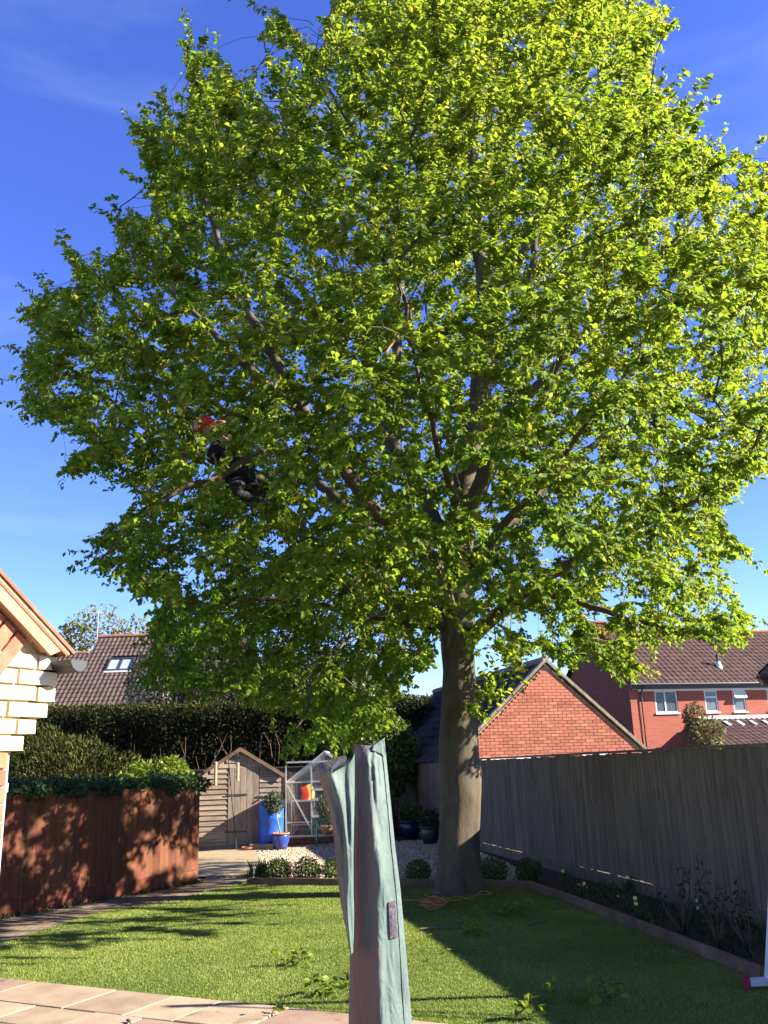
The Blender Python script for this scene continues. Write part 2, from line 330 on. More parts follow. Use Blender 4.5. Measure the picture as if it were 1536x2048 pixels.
# ------------------------------------------------------------------ ground
FX = lambda y: 3.71-.21*(y-9.72)                 # line of the right-hand fence
def sheet(name, pts, z, m, lab=None):
    o = mk(name, ([(p[0], p[1], z) for p in pts], [tuple(range(len(pts)))]), m); o['kind'] = 'structure'; return o
sheet('ground', [(-400, -400), (400, -400), (400, 400), (-400, 400)], -.03, M['earth'])
u_p = np.array([.896, -.444]); v_p = np.array([-.444, -.896]); p0 = np.array([-3.49, 8.54])     # patio edge
pe = lambda u, v: p0+u_p*u+v_p*v
EDGE = [(-2.26, 14.7), (-.84, 14.21), (1.18, 13.53), (1.84, 13.21), (2.12, 11.8), (2.4, 10.2), (2.66, 8.5), (2.80, 7.57), (3.0, 5.0)]
LAWN = [tuple(pe(-1.2, 0))] + [tuple(pe(u, 0)) for u in np.linspace(0, 5.5, 6)] + [tuple(pe(7.2, 0))] + EDGE[::-1] + \
       [tuple(G(475, 1769)[:2]), tuple(G(346, 1801)[:2]), tuple(G(198, 1826)[:2]), tuple(G(0, 1888)[:2])]
lawn_o = sheet('lawn', LAWN, .004, M['turf'])
sheet('border_soil', [(-6, 26), (.3, 26), (FX(4), 4.0)] + EDGE[::-1] + [(-2.3, 15.8), (-2.9, 20.5), (-6, 20.5)], -.004, M['soil'])
GRAV = [(-2.3, 14.75), (-.84, 14.3), (1.18, 13.62), (1.84, 13.3), (2.1, 15.2), (1.6, 19.3), (1.1, 22.0), (-1.2, 22.0), (-2.6, 21.3), (-3.0, 20.4), (-2.5, 17.5)]
sheet('gravel_bed', GRAV, .0, M['gravelbed'])
PATH = [tuple(G(475, 1769)[:2]), tuple(G(346, 1801)[:2]), tuple(G(198, 1826)[:2]), tuple(G(0, 1888)[:2]), tuple(pe(-1.2, 0)), (-5.5, 8.0), (-5.0, 12.3), (-4.19, 13.6), (-3.25, 15.2), (-3.45, 15.78), (-2.35, 15.7)]
sheet('block_path', PATH, .002, M['blockpave'])
sheet('shed_path', [(-3.45, 15.85), (-2.38, 15.85), (-2.5, 17.5), (-3.0, 20.4), (-2.55, 21.15), (-4.6, 21.3), (-4.5, 20.0), (-3.9, 17.5)], .03, M['concrete'])
# a row of edging bricks across the path
er = E('brick_edging', (0, 0, 0), 0, 'row of buff paving bricks set across the path to the shed', 'edging')
pb = bevbox('brick', .105, .2, .075, .006, M['paver'])
for i in range(8):
    inst('brick', pb, er, Matrix.Translation((-3.1+.108*i, 15.79-.004*i, .02+random.uniform(-.004, .004))) @ Matrix.Rotation(random.uniform(-.03, .03), 4, 'Z'))
# patio
pat = sheet('patio', [tuple(pe(-3, .01)), tuple(pe(8, .01)), tuple(pe(8, 12)), tuple(pe(-3, 12))], -.012, M['jointing'])
sl_cache = {}
v0 = .0
for row, dv in enumerate([.6, .45, .6, .6, .45, .6]):
    u0 = -3+[0, .35, .1, .5, .2, .4][row]
    while u0 < 6.5:
        du = random.choice([.45, .6, .75, .9])
        key = (du, dv)
        if key not in sl_cache: sl_cache[key] = bevbox('paving_slab', du-.014, dv-.014, .04, .005, M['slab'], .0015)
        c = pe(u0+du/2, v0+dv/2)
        inst('paving_slab', sl_cache[key], pat, Matrix.Translation((c[0], c[1], .0+random.uniform(-.003, .002))) @ Matrix.Rotation(math.atan2(u_p[1], u_p[0])+random.uniform(-.004, .004), 4, 'Z'))
        u0 += du
    v0 += dv

# grass blades (mass)
def in_lawn(n):
    x = rng.uniform(-5.2, 3.0, n); y = rng.uniform(4.8, 15, n); k = inpoly(x, y, LAWN); return x[k], y[k]
def grass():
    x, y = in_lawn(1150000); d = np.hypot(x, y)
    k = (rng.random(len(x)) < np.clip(1.35-d/17, .35, 1)) & (y > 6.0); x, y, d = x[k], y[k], d[k]; n = len(x)
    q = np.stack([x, y, np.zeros(n)], 1); nz = noise3(q, .9)*.6+noise3(q, 3.1)*.4
    P = np.stack([x, y, np.full(n, .003)], 1)
    D = unit(np.stack([rng.normal(0, .55, n), rng.normal(0, .55, n), np.ones(n)], 1)); h = rng.uniform(.010, .024, n)*(.7+.6*nz)
    a = rng.uniform(0, 2*np.pi, n); Sd = np.stack([np.cos(a), np.sin(a), np.zeros(n)], 1)*(rng.uniform(.0022, .0042, n)*(.6+d/12))[:, None]
    V = np.stack([P-Sd, P+Sd, P+D*h[:, None]], 1).reshape(-1, 3); T = np.arange(3*n).reshape(-1, 3)
    pt = noise3(q+3, 1.7); v = np.clip(rng.normal(.5, .22, n)+(nz-.5)*1.1, 0, .93); v[rng.random(n) < .02+.14*np.clip(pt-.62, 0, 1)*3] = 1
    tag(fast('grass', V, T, M['grass'], None, v), 'short mown green grass covering the lawn', 'grass', kind='stuff')
grass()

def gravel():
    n = 26000; x = rng.uniform(-3.2, 2.3, n); y = rng.uniform(13.2, 22.2, n); k = inpoly(x, y, GRAV); x, y = x[k], y[k]; n = len(x)
    s = rng.uniform(.010, .024, n)[:, None]; c = np.stack([x, y, rng.uniform(.004, .02, n)], 1)
    B = np.array([[1, 0, 0], [-1, 0, 0], [0, 1, 0], [0, -1, 0], [0, 0, .7], [0, 0, -.7]], float)
    A = rdir(n); Bv = unit(np.cross(A, rdir(n))); Cv = np.cross(A, Bv); Rm = np.stack([A, Bv, Cv], 2)
    V = (np.einsum('nij,kj->nki', Rm, B)*rng.uniform(.7, 1.35, (n, 6, 1)))*s[:, None]+c[:, None]
    Fx = np.array([[0, 2, 4], [2, 1, 4], [1, 3, 4], [3, 0, 4], [2, 0, 5], [1, 2, 5], [3, 1, 5], [0, 3, 5]])
    T = (np.arange(n)[:, None, None]*6+Fx[None]).reshape(-1, 3)
    tag(fast('gravel', V.reshape(-1, 3), T, M['stone'], None, np.repeat(np.clip(rng.normal(.55, .25, n), 0, 1), 8)), 'pale pinkish gravel spread in front of shed and greenhouse', 'gravel', kind='stuff')
gravel()

# timber edging along lawn
ed = E('timber_edging', (0, 0, 0), 0, 'low brown timber edging along lawn and planting border', 'edging')
for a, b in zip(EDGE[:-1], EDGE[1:]):
    mk('board', bar((*a, .045), (*b, .045), .045, .12), M['edging'], ed)

# ------------------------------------------------------------------ fences
def fence(name, A, B, h, bw, m, label, gapped=None, z0=.17, thick=.018, cap=True, gravel=True, posts=True, face=-1, gap=.012):
    A = np.array(A, float); B = np.array(B, float); L = np.linalg.norm(B-A); rz = math.atan2(B[1]-A[1], B[0]-A[0])
    f = E(name, (A[0], A[1], 0), rz, label, 'fence'); n = int(L/bw)
    me = [bevbox('board', bw*1.16, thick, h-z0, .003, m) for _ in range(1)][0]
    for i in range(n):
        dz = random.uniform(-.012, .006); lean = random.uniform(-.006, .006)
        inst('board', me, f, Matrix.Translation(((i+.5)*bw, face*(.014+random.uniform(0, .003)), (h+z0)/2+dz)) @ Matrix.Rotation(lean, 4, 'Y') @ Matrix.Rotation(face*.04, 4, 'Z'))
    k = 0.0
    while k < L:
        e = min(L, k+2.4)
        if gravel: plank('gravel_board', k+.01, e-.01, -.018 if face < 0 else -.010, .010 if face < 0 else .018, .0, z0-(gap if gapped is None or int(k/2.4+.5) in gapped else -.004), m, f)
        if cap: plank('cap_rail', k+.003, e-.003, -.045, .045, h+.004, h+.034, m, f)
        plank('rail', k+.01, e-.01, -face*.012, -face*.06, h-.35, h-.27, m, f); plank('rail', k+.01, e-.01, -face*.012, -face*.06, .35, .43, m, f)
        if posts: plank('post', k-.045, k+.045, -face*.062, -face*.15, 0, h-.02, m, f)
        k += 2.4
    return f
# right fence: local y<0 must face the lawn (left side)
fence('board_fence', (FX(26), 26), (FX(3.5), 3.5), 1.76, .11, M['fence_r'], 'tall grey weathered close-board fence beside the shaded flower border', face=-1, gapped=(3, 5))
fence('board_fence', (-9.5, 26.3), (.2, 26.1), 1.75, .15, M['fence_r'], 'grey board fence behind shed and greenhouse', face=-1, cap=True)
d = np.array([.505, .863]); C0 = np.array([-3.19, 15.28])
fence('stained_fence', C0-d*8.2, C0, 1.48, .17, M['fence_l'], 'red-brown stained board fence beside the block path', z0=.19, cap=False, face=-1, posts=True, gap=.001)
mk('fence_post', box(-4.56, -4.46, 20.86, 20.96, 0, 1.42), M['palepost']); bpy.data.objects['fence_post']['label'] = 'pale square timber post at the corner of the shed'; bpy.data.objects['fence_post']['category'] = 'post'

# ------------------------------------------------------------------ tiles, walls
def tile_mesh(tw, tl, m, hgt=.035, lip=.025):
    xs = np.linspace(-.5, .5, 7)*tw*1.03; zz = hgt*(.5+.5*np.sin(np.linspace(-.5, .5, 7)*2*np.pi))
    V = [(x, -.02, z+lip) for x, z in zip(xs, zz)] + [(x, tl*1.06, z) for x, z in zip(xs, zz)] + [(x, -.02, z) for x, z in zip(xs, zz)]
    Fc = [(i, i+1, i+8, i+7) for i in range(6)] + [(14+i, 15+i, i+1, i) for i in range(6)]
    return med('roof_tile', V, Fc, m, False)
def tile_roof(parent, O, ux, up, width, slope, tw, tl, m, keep=None, cap=300):
    """tiles laid on a plane: O lower-left, ux along eaves, up along the slope; keep(u, s) limits the shape"""
    ux = Vector(ux).normalized(); up = Vector(up).normalized(); n = ux.cross(up); O = Vector(O); me = tile_mesh(tw, tl, m); cnt = 0
    V, Fc = [], []; cells = [(i, j) for j in range(int(slope/tl)) for i in range(int(width/tw))]
    for i, j in cells:
        u, s = (i+.5)*tw, j*tl
        if keep and not keep(u, s): continue
        p = O+ux*u+up*(s+random.uniform(-.006, .006)); k = n*random.uniform(0, .006)
        Mx = Matrix(((ux.x, up.x, n.x, p.x+k.x), (ux.y, up.y, n.y, p.y+k.y), (ux.z, up.z, n.z, p.z+k.z), (0, 0, 0, 1))) @ Matrix.Rotation(random.uniform(-.012, .012), 4, 'Z')
        if cnt < cap: inst('roof_tile', me, parent, Mx)
        else:
            b = len(V); V += [Mx @ v.co for v in me.vertices]; Fc += [tuple(b+q for q in pl.vertices) for pl in me.polygons]
        cnt += 1
    if V: tag(mk('roof_tiles', (V, Fc), m, parent), kind='stuff')
def wall_holes(x0, x1, z0, z1, holes, y=0, depth=.1):
    xs = sorted({x0, x1, *[h[0] for h in holes], *[h[1] for h in holes]}); zs = sorted({z0, z1, *[h[2] for h in holes], *[h[3] for h in holes]})
    V, Fc = [], []
    def quad(*p): n = len(V); V.extend(p); Fc.append((n, n+1, n+2, n+3))
    for a, b in zip(xs[:-1], xs[1:]):
        for c, e in zip(zs[:-1], zs[1:]):
            mx_, mz = (a+b)/2, (c+e)/2
            if any(h[0] < mx_ < h[1] and h[2] < mz < h[3] for h in holes): continue
            quad((a, y, c), (b, y, c), (b, y, e), (a, y, e))
    for a, b, c, e in holes:
        quad((a, y, c), (a, y, e), (a, y+depth, e), (a, y+depth, c)); quad((b, y, c), (b, y+depth, c), (b, y+depth, e), (b, y, e))
        quad((a, y, e), (b, y, e), (b, y+depth, e), (a, y+depth, e)); quad((a, y, c), (a, y+depth, c), (b, y+depth, c), (b, y, c))
    return V, Fc
def window(parent, a, b, c, e, y, splits=(), cross=(), pane=None, name='window', inner=None):
    """upvc window in the local x-z plane: splits = fractions with mullions, cross = fraction of a transom"""
    w = .055; wn = mk(name, join(box(a, b, y+.02, y+.075, c, c+w), box(a, b, y+.02, y+.075, e-w, e), box(a, a+w, y+.02, y+.075, c+w, e-w), box(b-w, b, y+.02, y+.075, c+w, e-w)), M['upvc'], parent)
    xs = [a+w]+[a+(b-a)*s for s in splits]+[b-w]
    for s in splits: mk('mullion', box(a+(b-a)*s-w/2, a+(b-a)*s+w/2, y+.015, y+.075, c+w, e-w), M['upvc'], wn)
    zs = [c+w]+[c+(e-c)*s for s in cross]+[e-w]
    for s in cross: mk('transom', box(a+w, b-w, y+.012, y+.075, c+(e-c)*s-w/2, c+(e-c)*s+w/2), M['upvc'], wn)
    for i in range(len(xs)-1):
        for j in range(len(zs)-1):
            mk('pane', box(xs[i], xs[i+1], y+.04, y+.05, zs[j], zs[j+1]), pane or M['winglass'], wn)
    mk('sill', box(a-.05, b+.05, y-.05, y+.07, c-.06, c-.003), M['upvc'], wn)
    return wn

# ------------------------------------------------------------------ brick garage beyond the right fence
gz = R(15); gO = AY(1090, 1325, 22.0); ga = E('brick_garage', (gO[0], gO[1], 0), gz, 'small red brick building with steep gable beyond the grey fence', 'building')
HW, AP, EV, LEN = 2.45, 4.0, 1.86, 9.0
pit = (AP-EV)/HW
ctr = mk('wall', ([(-HW+.12, .014, 0), (HW-.12, .014, 0), (HW-.12, .014, EV+.10), (0, .014, AP-.03), (-HW+.12, .014, EV+.10), (-HW+.12, LEN, 0), (HW-.12, LEN, 0), (HW-.12, LEN, EV+.1), (0, LEN, AP-.03), (-HW+.12, LEN, EV+.1)],
        [(0, 1, 2, 3, 4), (5, 9, 8, 7, 6), (0, 4, 9, 5), (1, 6, 7, 2)]), M['mortar_g'], ga)
gw = [(-1.80, -.17, .75, 1.82), (.78, 1.48, .75, 1.85)]
bm1 = bevbox('brick', .215, .04, .065, .003, M['brick_g']); stuffV = []
cnt = 0
for c in range(int(AP/.075)):
    z = c*.075+.0375; half = min(HW-.12, (AP-.05-z-.03)/pit)
    if half < .1: break
    x = -half; x0s = math.floor(-half/.225)*.225-(.1125 if c % 2 else 0)
    while x0s < half:
        a, b = max(x0s+.005, -half), min(x0s+.22, half)
        cuts = [(a, b)]
        for h in gw:
            if h[2] < z < h[3]:
                cuts = [q for (p, r) in cuts for q in ((p, min(r, h[0]-.005)), (max(p, h[1]+.005), r)) if q[1]-q[0] > .03]
        for a, b in cuts:
            if b-a < .03: continue
            if z > 1.62 and cnt < 300 and b > -1.9:
                inst('brick', bm1, ga, Matrix.Translation(((a+b)/2, .008+random.uniform(-.002, .002), z)) @ Matrix.Scale((b-a)/.215, 4, (1, 0, 0))); cnt += 1
            else: stuffV.append(box(a, b, -.012, .03, z-.0325, z+.0325))
        x0s += .225
tag(mk('bricks', join(*stuffV), M['brick_g'], ga), kind='stuff')
for h in gw: window(ga, *h, -.02, (.5,) if h[1]-h[0] > 1 else (), (), M['frosted'])
for s in (-1, 1):
    sl = Vector((s*HW, 0, EV)); tp = Vector((0, 0, AP)); L = (tp-sl).length
    for i in range(11):                            # stepped verge tiles
        a = sl.lerp(tp, i/11); b = sl.lerp(tp, (i+1.04)/11); nn = Vector((s*(AP-EV), 0, HW)).normalized()
        off = nn*(.055+.0006*i)
        mk('verge_tile', bar(a+off+Vector((0, .03, 0)), b+off*1.12+Vector((0, .03, 0)), .20, .07, up=nn), M['conc_verge'], ga)
mk('roof_deck', ([(-HW-.15, .1, EV-.12), (0, .1, AP+.02), (0, LEN+.1, AP+.02), (-HW-.15, LEN+.1, EV-.12), (HW+.15, .1, EV-.12), (HW+.15, LEN+.1, EV-.12)], [(0, 1, 2, 3), (1, 4, 5, 2)]), M['tile_g'], ga)
tile_roof(ga, (-HW-.17, LEN+.1, EV-.11), (0, -1, 0), (HW+.15, 0, AP-EV+.14), LEN, 3.5, .3, .34, M['tile_g'])
mk('ridge', tube([(0, -.06, AP+.10), (0, LEN, AP+.10)], .085, 8), M['conc_verge'], ga)
mk('fascia_end', box(HW-.18, HW+.02, -.04, .0, EV-.27, EV-.04), M['upvc'], ga)

# ------------------------------------------------------------------ two-storey brick house
hz = R(14); hb = AY(1278, 1500, 38.0); hb[2] = 0; HB = E('brick_house', hb, hz, 'two-storey red brick house with white windows and brown tiled roof', 'house')
W, D, EH, RH = 9.6, 7.0, 4.66, 7.45
wins = [(1.0, 2.05, 3.5, 4.42), (3.36, 3.98, 3.5, 4.42), (4.72, 5.34, 3.5, 4.42), (6.45, 7.5, 3.5, 4.42)]
mk('front_wall', wall_holes(.0, W, 0, EH, wins), M['brick_b'], HB)
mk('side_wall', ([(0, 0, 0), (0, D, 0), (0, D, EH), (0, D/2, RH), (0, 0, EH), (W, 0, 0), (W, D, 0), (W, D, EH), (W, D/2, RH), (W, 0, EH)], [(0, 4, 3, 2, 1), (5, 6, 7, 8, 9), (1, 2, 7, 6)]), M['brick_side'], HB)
mk('pier', box(-.18, .22, -.06, -.002, 0, EH-.2), M['brick_b'], HB)
for k, h in enumerate(wins):
    wn = window(HB, *h, -.0, (.45,) if k in (0, 3) else (), (.68,) if k in (1, 2) else (), M['frosted'] if k in (1, 2) else None)
    if k in (0, 3):
        mk('curtain', ([(h[0]+(h[1]-h[0])*.5+.05*i, .18+.03*(i % 2), z) for i in range(10) for z in (h[2], h[3])], [(2*i, 2*i+2, 2*i+3, 2*i+1) for i in range(9)]), M['curtain'], wn)
    mk('room', box(h[0]-.2, h[1]+.2, .6, .65, h[2]-.2, h[3]+.2), M['roomdark'], wn)
h = wins[2]; mk('open_sash', join(bar((h[0]+.03, -.16, h[3]-.34), (h[1]-.03, -.16, h[3]-.34), .05), bar((h[0]+.03, -.01, h[3]-.03), (h[1]-.03, -.01, h[3]-.03), .05), bar((h[0]+.03, -.16, h[3]-.34), (h[0]+.03, -.01, h[3]-.03), .05), bar((h[1]-.03, -.16, h[3]-.34), (h[1]-.03, -.01, h[3]-.03), .05),
    ([(h[0]+.03, -.16, h[3]-.34), (h[1]-.03, -.16, h[3]-.34), (h[1]-.03, -.01, h[3]-.03), (h[0]+.03, -.01, h[3]-.03)], [(0, 1, 2, 3)])), M['upvc'], HB)
mk('soffit_trim', box(-.0, W, -.05, -.004, EH-.26, EH-.17), M['upvc'], HB)
mk('fascia', box(-.25, W+.2, -.33, -.29, EH-.12, EH+.05), M['black'], HB); mk('soffit', box(-.25, W+.2, -.288, -.002, EH-.155, EH-.125), M['black'], HB)
mk('gutter', tube([(-.28, -.39, EH-.0), (W+.2, -.39, EH-.0)], .055, 8), M['black'], HB)
mk('downpipe', tube([(.30, -.36, EH-.05), (.32, -.10, EH-.35), (.32, -.08, .1)], .034, 8), M['black'], HB)
mk('roof_deck', ([(-.2, -.35, EH-.03), (W+.2, -.35, EH-.03), (W+.2, D/2, RH), (-.2, D/2, RH), (W+.2, D+.35, EH-.03), (-.2, D+.35, EH-.03)], [(0, 1, 2, 3), (3, 2, 4, 5)]), M['tile_b'], HB)
tile_roof(HB, (-.2, -.38, EH-.0), (1, 0, 0), (0, D/2+.35, RH-EH+.03), W+.4, 4.75, .26, .33, M['tile_b'])
mk('ridge', tube([(-.22, D/2, RH+.03), (W+.22, D/2, RH+.03)], .11, 8), M['ridge'], HB)
mk('chimney', join(box(-.1, .75, D/2-.35, D/2+.35, RH-.5, RH+.35), box(-.14, .79, D/2-.39, D/2+.39, RH+.351, RH+.43)), M['brick_b'], HB)
vp = mk('vent_pipe', tube([(4.75, .75, 5.3), (4.75, .75, 6.05)], .06, 10), M['black'], HB); mk('flashing', lathe([(.17, 5.30), (.16, 5.40), (.075, 5.72), (.068, 5.72)], 12, 4.75, .72), M['upvc'], vp)
# lean-to with tiled roof at its foot
mk('lean_to_wall', box(2.2, W, -2.5, -.01, 0, 2.05), M['brick_b'], HB)
mk('lean_to_roof', ([(1.95, -2.7, 2.02), (W, -2.7, 2.02), (W, -.004, 3.28), (2.9, -.004, 3.28)], [(0, 1, 2, 3)]), M['tile_b'], HB)
tile_roof(HB, (1.95, -2.72, 2.03), (1, 0, 0), (0, 2.7, 1.26), 7.6, 2.85, .26, .33, M['tile_b'], keep=lambda u, s: u > s*.32, cap=200)
mk('lean_to_flashing', ([(2.85+.13*i, -.30+(.10 if i % 2 else 0), 3.17+(.05 if i % 2 else 0)) for i in range(50)] + [(2.85+.13*i, -.06, 3.33) for i in range(50)], [(i, i+1, 51+i, 50+i) for i in range(49)]), M['upvc'], HB)
for i in range(7): mk('roof_vent', bar((3.75+.62*i, -1.0, 2.87), (3.75+.62*i, -.62, 3.05), .16, .09), M['flashing'], HB)
mk('lean_to_gutter', tube([(1.95, -2.78, 2.0), (W, -2.78, 2.0)], .06, 8), M['black'], HB)

# dark roofed building at the far right
eO = AY(1519, 1335, 27.0); HE = E('dark_roofed_house', (eO[0]+.27, eO[1], 0), R(-24), 'house with dark slate-coloured roof edging past the lean-to', 'house'); HE.scale = (.8, .45, .87)
mk('wall', box(.05, 5, .05, 6, 0, 4.55), M['brick_e'], HE)
mk('roof', ([(-.35, -.35, 4.6), (5.3, -.35, 4.6), (5.3, 6.3, 4.6), (-.35, 6.3, 4.6), (2.5, 2.8, 7.0), (2.6, 3.2, 7.0), (-.35, -.35, 4.5), (5.3, -.35, 4.5), (5.3, 6.3, 4.5), (-.35, 6.3, 4.5)], [(0, 1, 4), (1, 2, 5, 4), (2, 3, 5), (3, 0, 4, 5), (6, 9, 8, 7), (0, 6, 7, 1), (3, 9, 6, 0)]), M['tile_g'], HE)
tile_roof(HE, (-.35, 6.3, 4.62), (0, -1, 0), (2.85, 0, 2.4), 6.6, 3.6, .3, .34, M['tile_g'], keep=lambda u, s: s*.8 < u < 6.6-s*.85, cap=150)
mk('gutter', tube([(-.42, 6.3, 4.5), (-.42, -.35, 4.5)], .06, 8), M['black'], HE); mk('downpipe', tube([(-.3, .3, 4.45), (.0, .3, 4.1), (.0, .3, .1)], .04, 8), M['black'], HE)

# ------------------------------------------------------------------ chalet house at left, big pantiled roof
dO = np.array([-12.44, 38, 0]); HD = E('pantiled_house', dO, 0, 'house with broad brown pantile roof and small roof window beyond the hedge', 'house')
mk('wall', box(-6, 5.8, .3, 7.7, 0, 4.45), M['render'], HD)
mk('roof_deck', ([(-6.2, 0, 4.55), (6, 0, 4.55), (6, 4, 8.0), (-1.35, 4, 8.0), (-1.35, 3.0, 7.13), (-6.2, 3.0, 7.13), (-6.2, 8, 4.55), (6, 8, 4.55), (-1.35, 8, 4.55), (-6.2, 5, 7.13), (-1.35, 5.0, 7.13)],
    [(0, 1, 2, 3, 4, 5), (3, 2, 7, 8), (5, 4, 10, 9), (9, 10, 8, 6), (3, 10, 4)]), M['tile_d'], HD)
tile_roof(HD, (-3.2, -.03, 4.56), (1, 0, 0), (0, 4, 3.45), 6.2, 5.3, .21, .305, M['tile_d'], keep=lambda u, s: (s < 3.75 or u > 1.85) and not (2.93 < u < 4.12 and 2.42 < s < 3.45), cap=420)
mk('ridge', join(tube([(-1.4, 4, 8.05), (6, 4, 8.05)], .11, 8)), M['ridge'], HD); mk('ridge', tube([(-6.2, 3.0, 7.17), (-1.4, 3.0, 7.17)], .10, 8), M['ridge'], HD)
upv = Vector((0, 4, 3.45)).normalized(); nv = Vector((0, -3.45, 4)).normalized()
def onroof(u, s, off=0): p = Vector((-3.2, -.03, 4.56))+Vector((u, 0, 0))+upv*s+nv*off; return p
def rquad(u0, u1, s0, s1, o0, o1):
    c = [onroof(u, s, o) for o in (o0, o1) for u, s in ((u0, s0), (u1, s0), (u1, s1), (u0, s1))]
    return c, [(0, 3, 2, 1), (4, 5, 6, 7), (0, 1, 5, 4), (1, 2, 6, 5), (2, 3, 7, 6), (3, 0, 4, 7)]
rw = mk('roof_window', join(rquad(2.95, 4.1, 2.45, 2.53, -.02, .09), rquad(2.95, 4.1, 3.34, 3.42, -.02, .09), rquad(2.95, 3.03, 2.53, 3.34, -.02, .09), rquad(4.02, 4.1, 2.53, 3.34, -.02, .09), rquad(3.50, 3.58, 2.53, 3.34, -.02, .09)), M['steel'], HD)
mk('pane', rquad(3.03, 3.50, 2.53, 3.34, .0, .04), M['skypane'], rw); mk('pane', rquad(3.58, 4.02, 2.53, 3.34, .0, .04), M['skypane'], rw)
mk('flashing', rquad(2.93, 4.12, 2.32, 2.44, .0, .06), M['flashing'], rw)
sp_ = mk('solar_panel', rquad(-.2, .62, 1.9, 2.9, .1, .14), M['solar'], HD); mk('frame', join(rquad(-.22, -.2, 1.9, 2.9, .09, .15), rquad(.62, .66, 1.88, 2.92, .09, .15), rquad(-.2, .62, 2.9, 2.93, .09, .15), rquad(-.2, .62, 1.87, 1.9, .09, .15)), M['alu'], sp_)
mk('gutter', tube([(-6.2, -.1, 4.5), (6, -.1, 4.5)], .06, 8), M['black'], HD)
ae = E('tv_aerial', (dO[0]-1.36, dO[1]+3.9, 7.95), 0, 'thin pale television aerial standing on the pantile roof ridge', 'aerial')
mk('mast', tube([(0, 0, 0), (0, 0, 1.35)], .022, 6), M['flashing'], ae); mk('boom', bar((-.72, 0, 1.3), (.35, .1, 1.22), .025), M['flashing'], ae)
for i in range(9): mk('element', bar((-.7+.1*i, -.12, 1.3-.007*i), (-.7+.1*i, .12, 1.3-.007*i), .012), M['flashing'], ae)
mk('reflector', bar((.33, .1, 1.05), (.33, .1, 1.40), .1, .012), M['flashing'], ae)

# ------------------------------------------------------------------ near left outbuilding: corbelled cream brick corner
az = R(30); wd = np.array([math.sin(az), math.cos(az), 0]); cA = AY(16, 1500, 4.12); cA[2] = 0
# local frame: +x along the wall towards the corner, -y faces out (right, towards camera)
HA = E('brick_outbuilding', cA, math.atan2(wd[1], wd[0]), 'near brick outbuilding corner with stepped cream corbels and tiled verge', 'building')
zc = 1.825                                          # level where the corbel starts
def zpx(px, py, xl=0):                              # height of a pixel on the wall plane
    n = np.array([math.cos(az), -math.sin(az), 0]); dd = ray(px, py); p = CAM+dd*(((cA-CAM)@n)/(dd@n)); return float((p-cA)@wd), float(p[2])
rb = bevbox('brick', .216, .10, .066, .003, M['brick_r'], .0014); cb_ = bevbox('brick', .216, .10, .066, .003, M['brick_c'], .0014)
corb = [zpx(46, 1480)[0], zpx(71, 1450)[0], zpx(94, 1415)[0], zpx(110, 1380)[0], zpx(113, 1348)[0], zpx(112, 1318)[0]]
zt = zpx(60, 1300)[1]; ncorb = 6
pv = math.tan(R(36.3))
vx, vz = zpx(112, 1306)                              # lower end of the verge
def verge_z(x): return vz+(vx-x)*pv-.085
core = [(-2.6, .012, 0), (-.006, .012, 0), (-.006, .012, zc), (corb[-1]-.012, .012, zc+.45), (-2.6, .012, min(verge_z(-2.6), 4.2))]
mk('wall_core', ([*core, *[(x, .3, z) for x, y, z in core]], [(0, 1, 2, 3, 4), (5, 9, 8, 7, 6), (1, 6, 7, 2), (0, 4, 9, 5)]), M['mortar_a'], HA)
row = 0; z = .0
while z < 2.9:
    zz = z+.0375; k = int(round((zz-zc-.0375)/.075))
    end = 0 if k < 0 else corb[min(k, 5)]
    if zz > zc+.42: end = min(end, vx-(zz+.075-vz+.045)/pv-.30)
    x = end-(.11 if row % 2 else 0)
    if row % 2 and end > -1.6:
        inst('brick', (cb_ if k >= 0 and zz < zt+.04 else rb), HA, Matrix.Translation((end-.05, .045, zz)) @ Matrix.Scale(.46, 4, (1, 0, 0)))
    i = 0
    while x > -1.75:
        cream = k >= 0 and zz < zt+.03
        inst('brick', cb_ if cream else rb, HA, Matrix.Translation((x-.1075, .045+random.uniform(-.003, .003), zz+random.uniform(-.0015, .0015))) @ Matrix.Rotation(random.uniform(-.008, .008), 4, 'Y'))
        x -= .225; i += 1
    z += .075; row += 1
up_ = Vector((-1, 0, pv)).normalized(); nr = Vector((pv, 0, 1)).normalized(); O = Vector((vx, 0, vz))
def rake(s0, s1, n0, n1, y0, y1, skew=0):
    c = [O+up_*(s+(skew if n_ == n1 else 0))+nr*n_+Vector((0, y, 0)) for y in (y0, y1) for s, n_ in ((s0, n0), (s1, n0), (s1, n1), (s0, n1))]
    return c, [(0, 3, 2, 1), (4, 5, 6, 7), (0, 1, 5, 4), (1, 2, 6, 5), (2, 3, 7, 6), (3, 0, 4, 7)]
ta = math.atan2(nr.z, nr.x)
for i in range(30):
    c_ = O+up_*(.20+.079*i)+nr*(-.068-.113)
    inst('brick', rb, HA, Matrix.Translation((c_.x, .040+random.uniform(-.002, .002), c_.z)) @ Matrix.Rotation(-ta, 4, 'Y'))
mk('verge_board', rake(.05, 2.9, -.066, -.012, -.062, -.045, -.03), M['verge'], HA)
mk('soffit', rake(.07, 2.9, -.064, -.054, -.044, .012), M['verge'], HA)
rd = mk('roof_deck', rake(-.02, 3.0, -.010, .004, -.066, 3.0), M['tile_a'], HA)
for i in range(9):
    rt = mk('verge_tile', rake(-.045+.315*i, .30+.315*i, .006+.016, .022+.016, -.070-.002*(i % 2), .24), M['tile_a'], HA)
    mk('mortar_bed', rake(-.03+.315*i, .29+.315*i, .0045, .0215, -.060, .1), M['mortar_a'], HA)
tile_roof(HA, O+up_*.0+nr*.008+Vector((0, 3.0, 0)), (0, -1, 0), up_, 2.7, 2.8, .3, .31, M['tile_a'], cap=90)
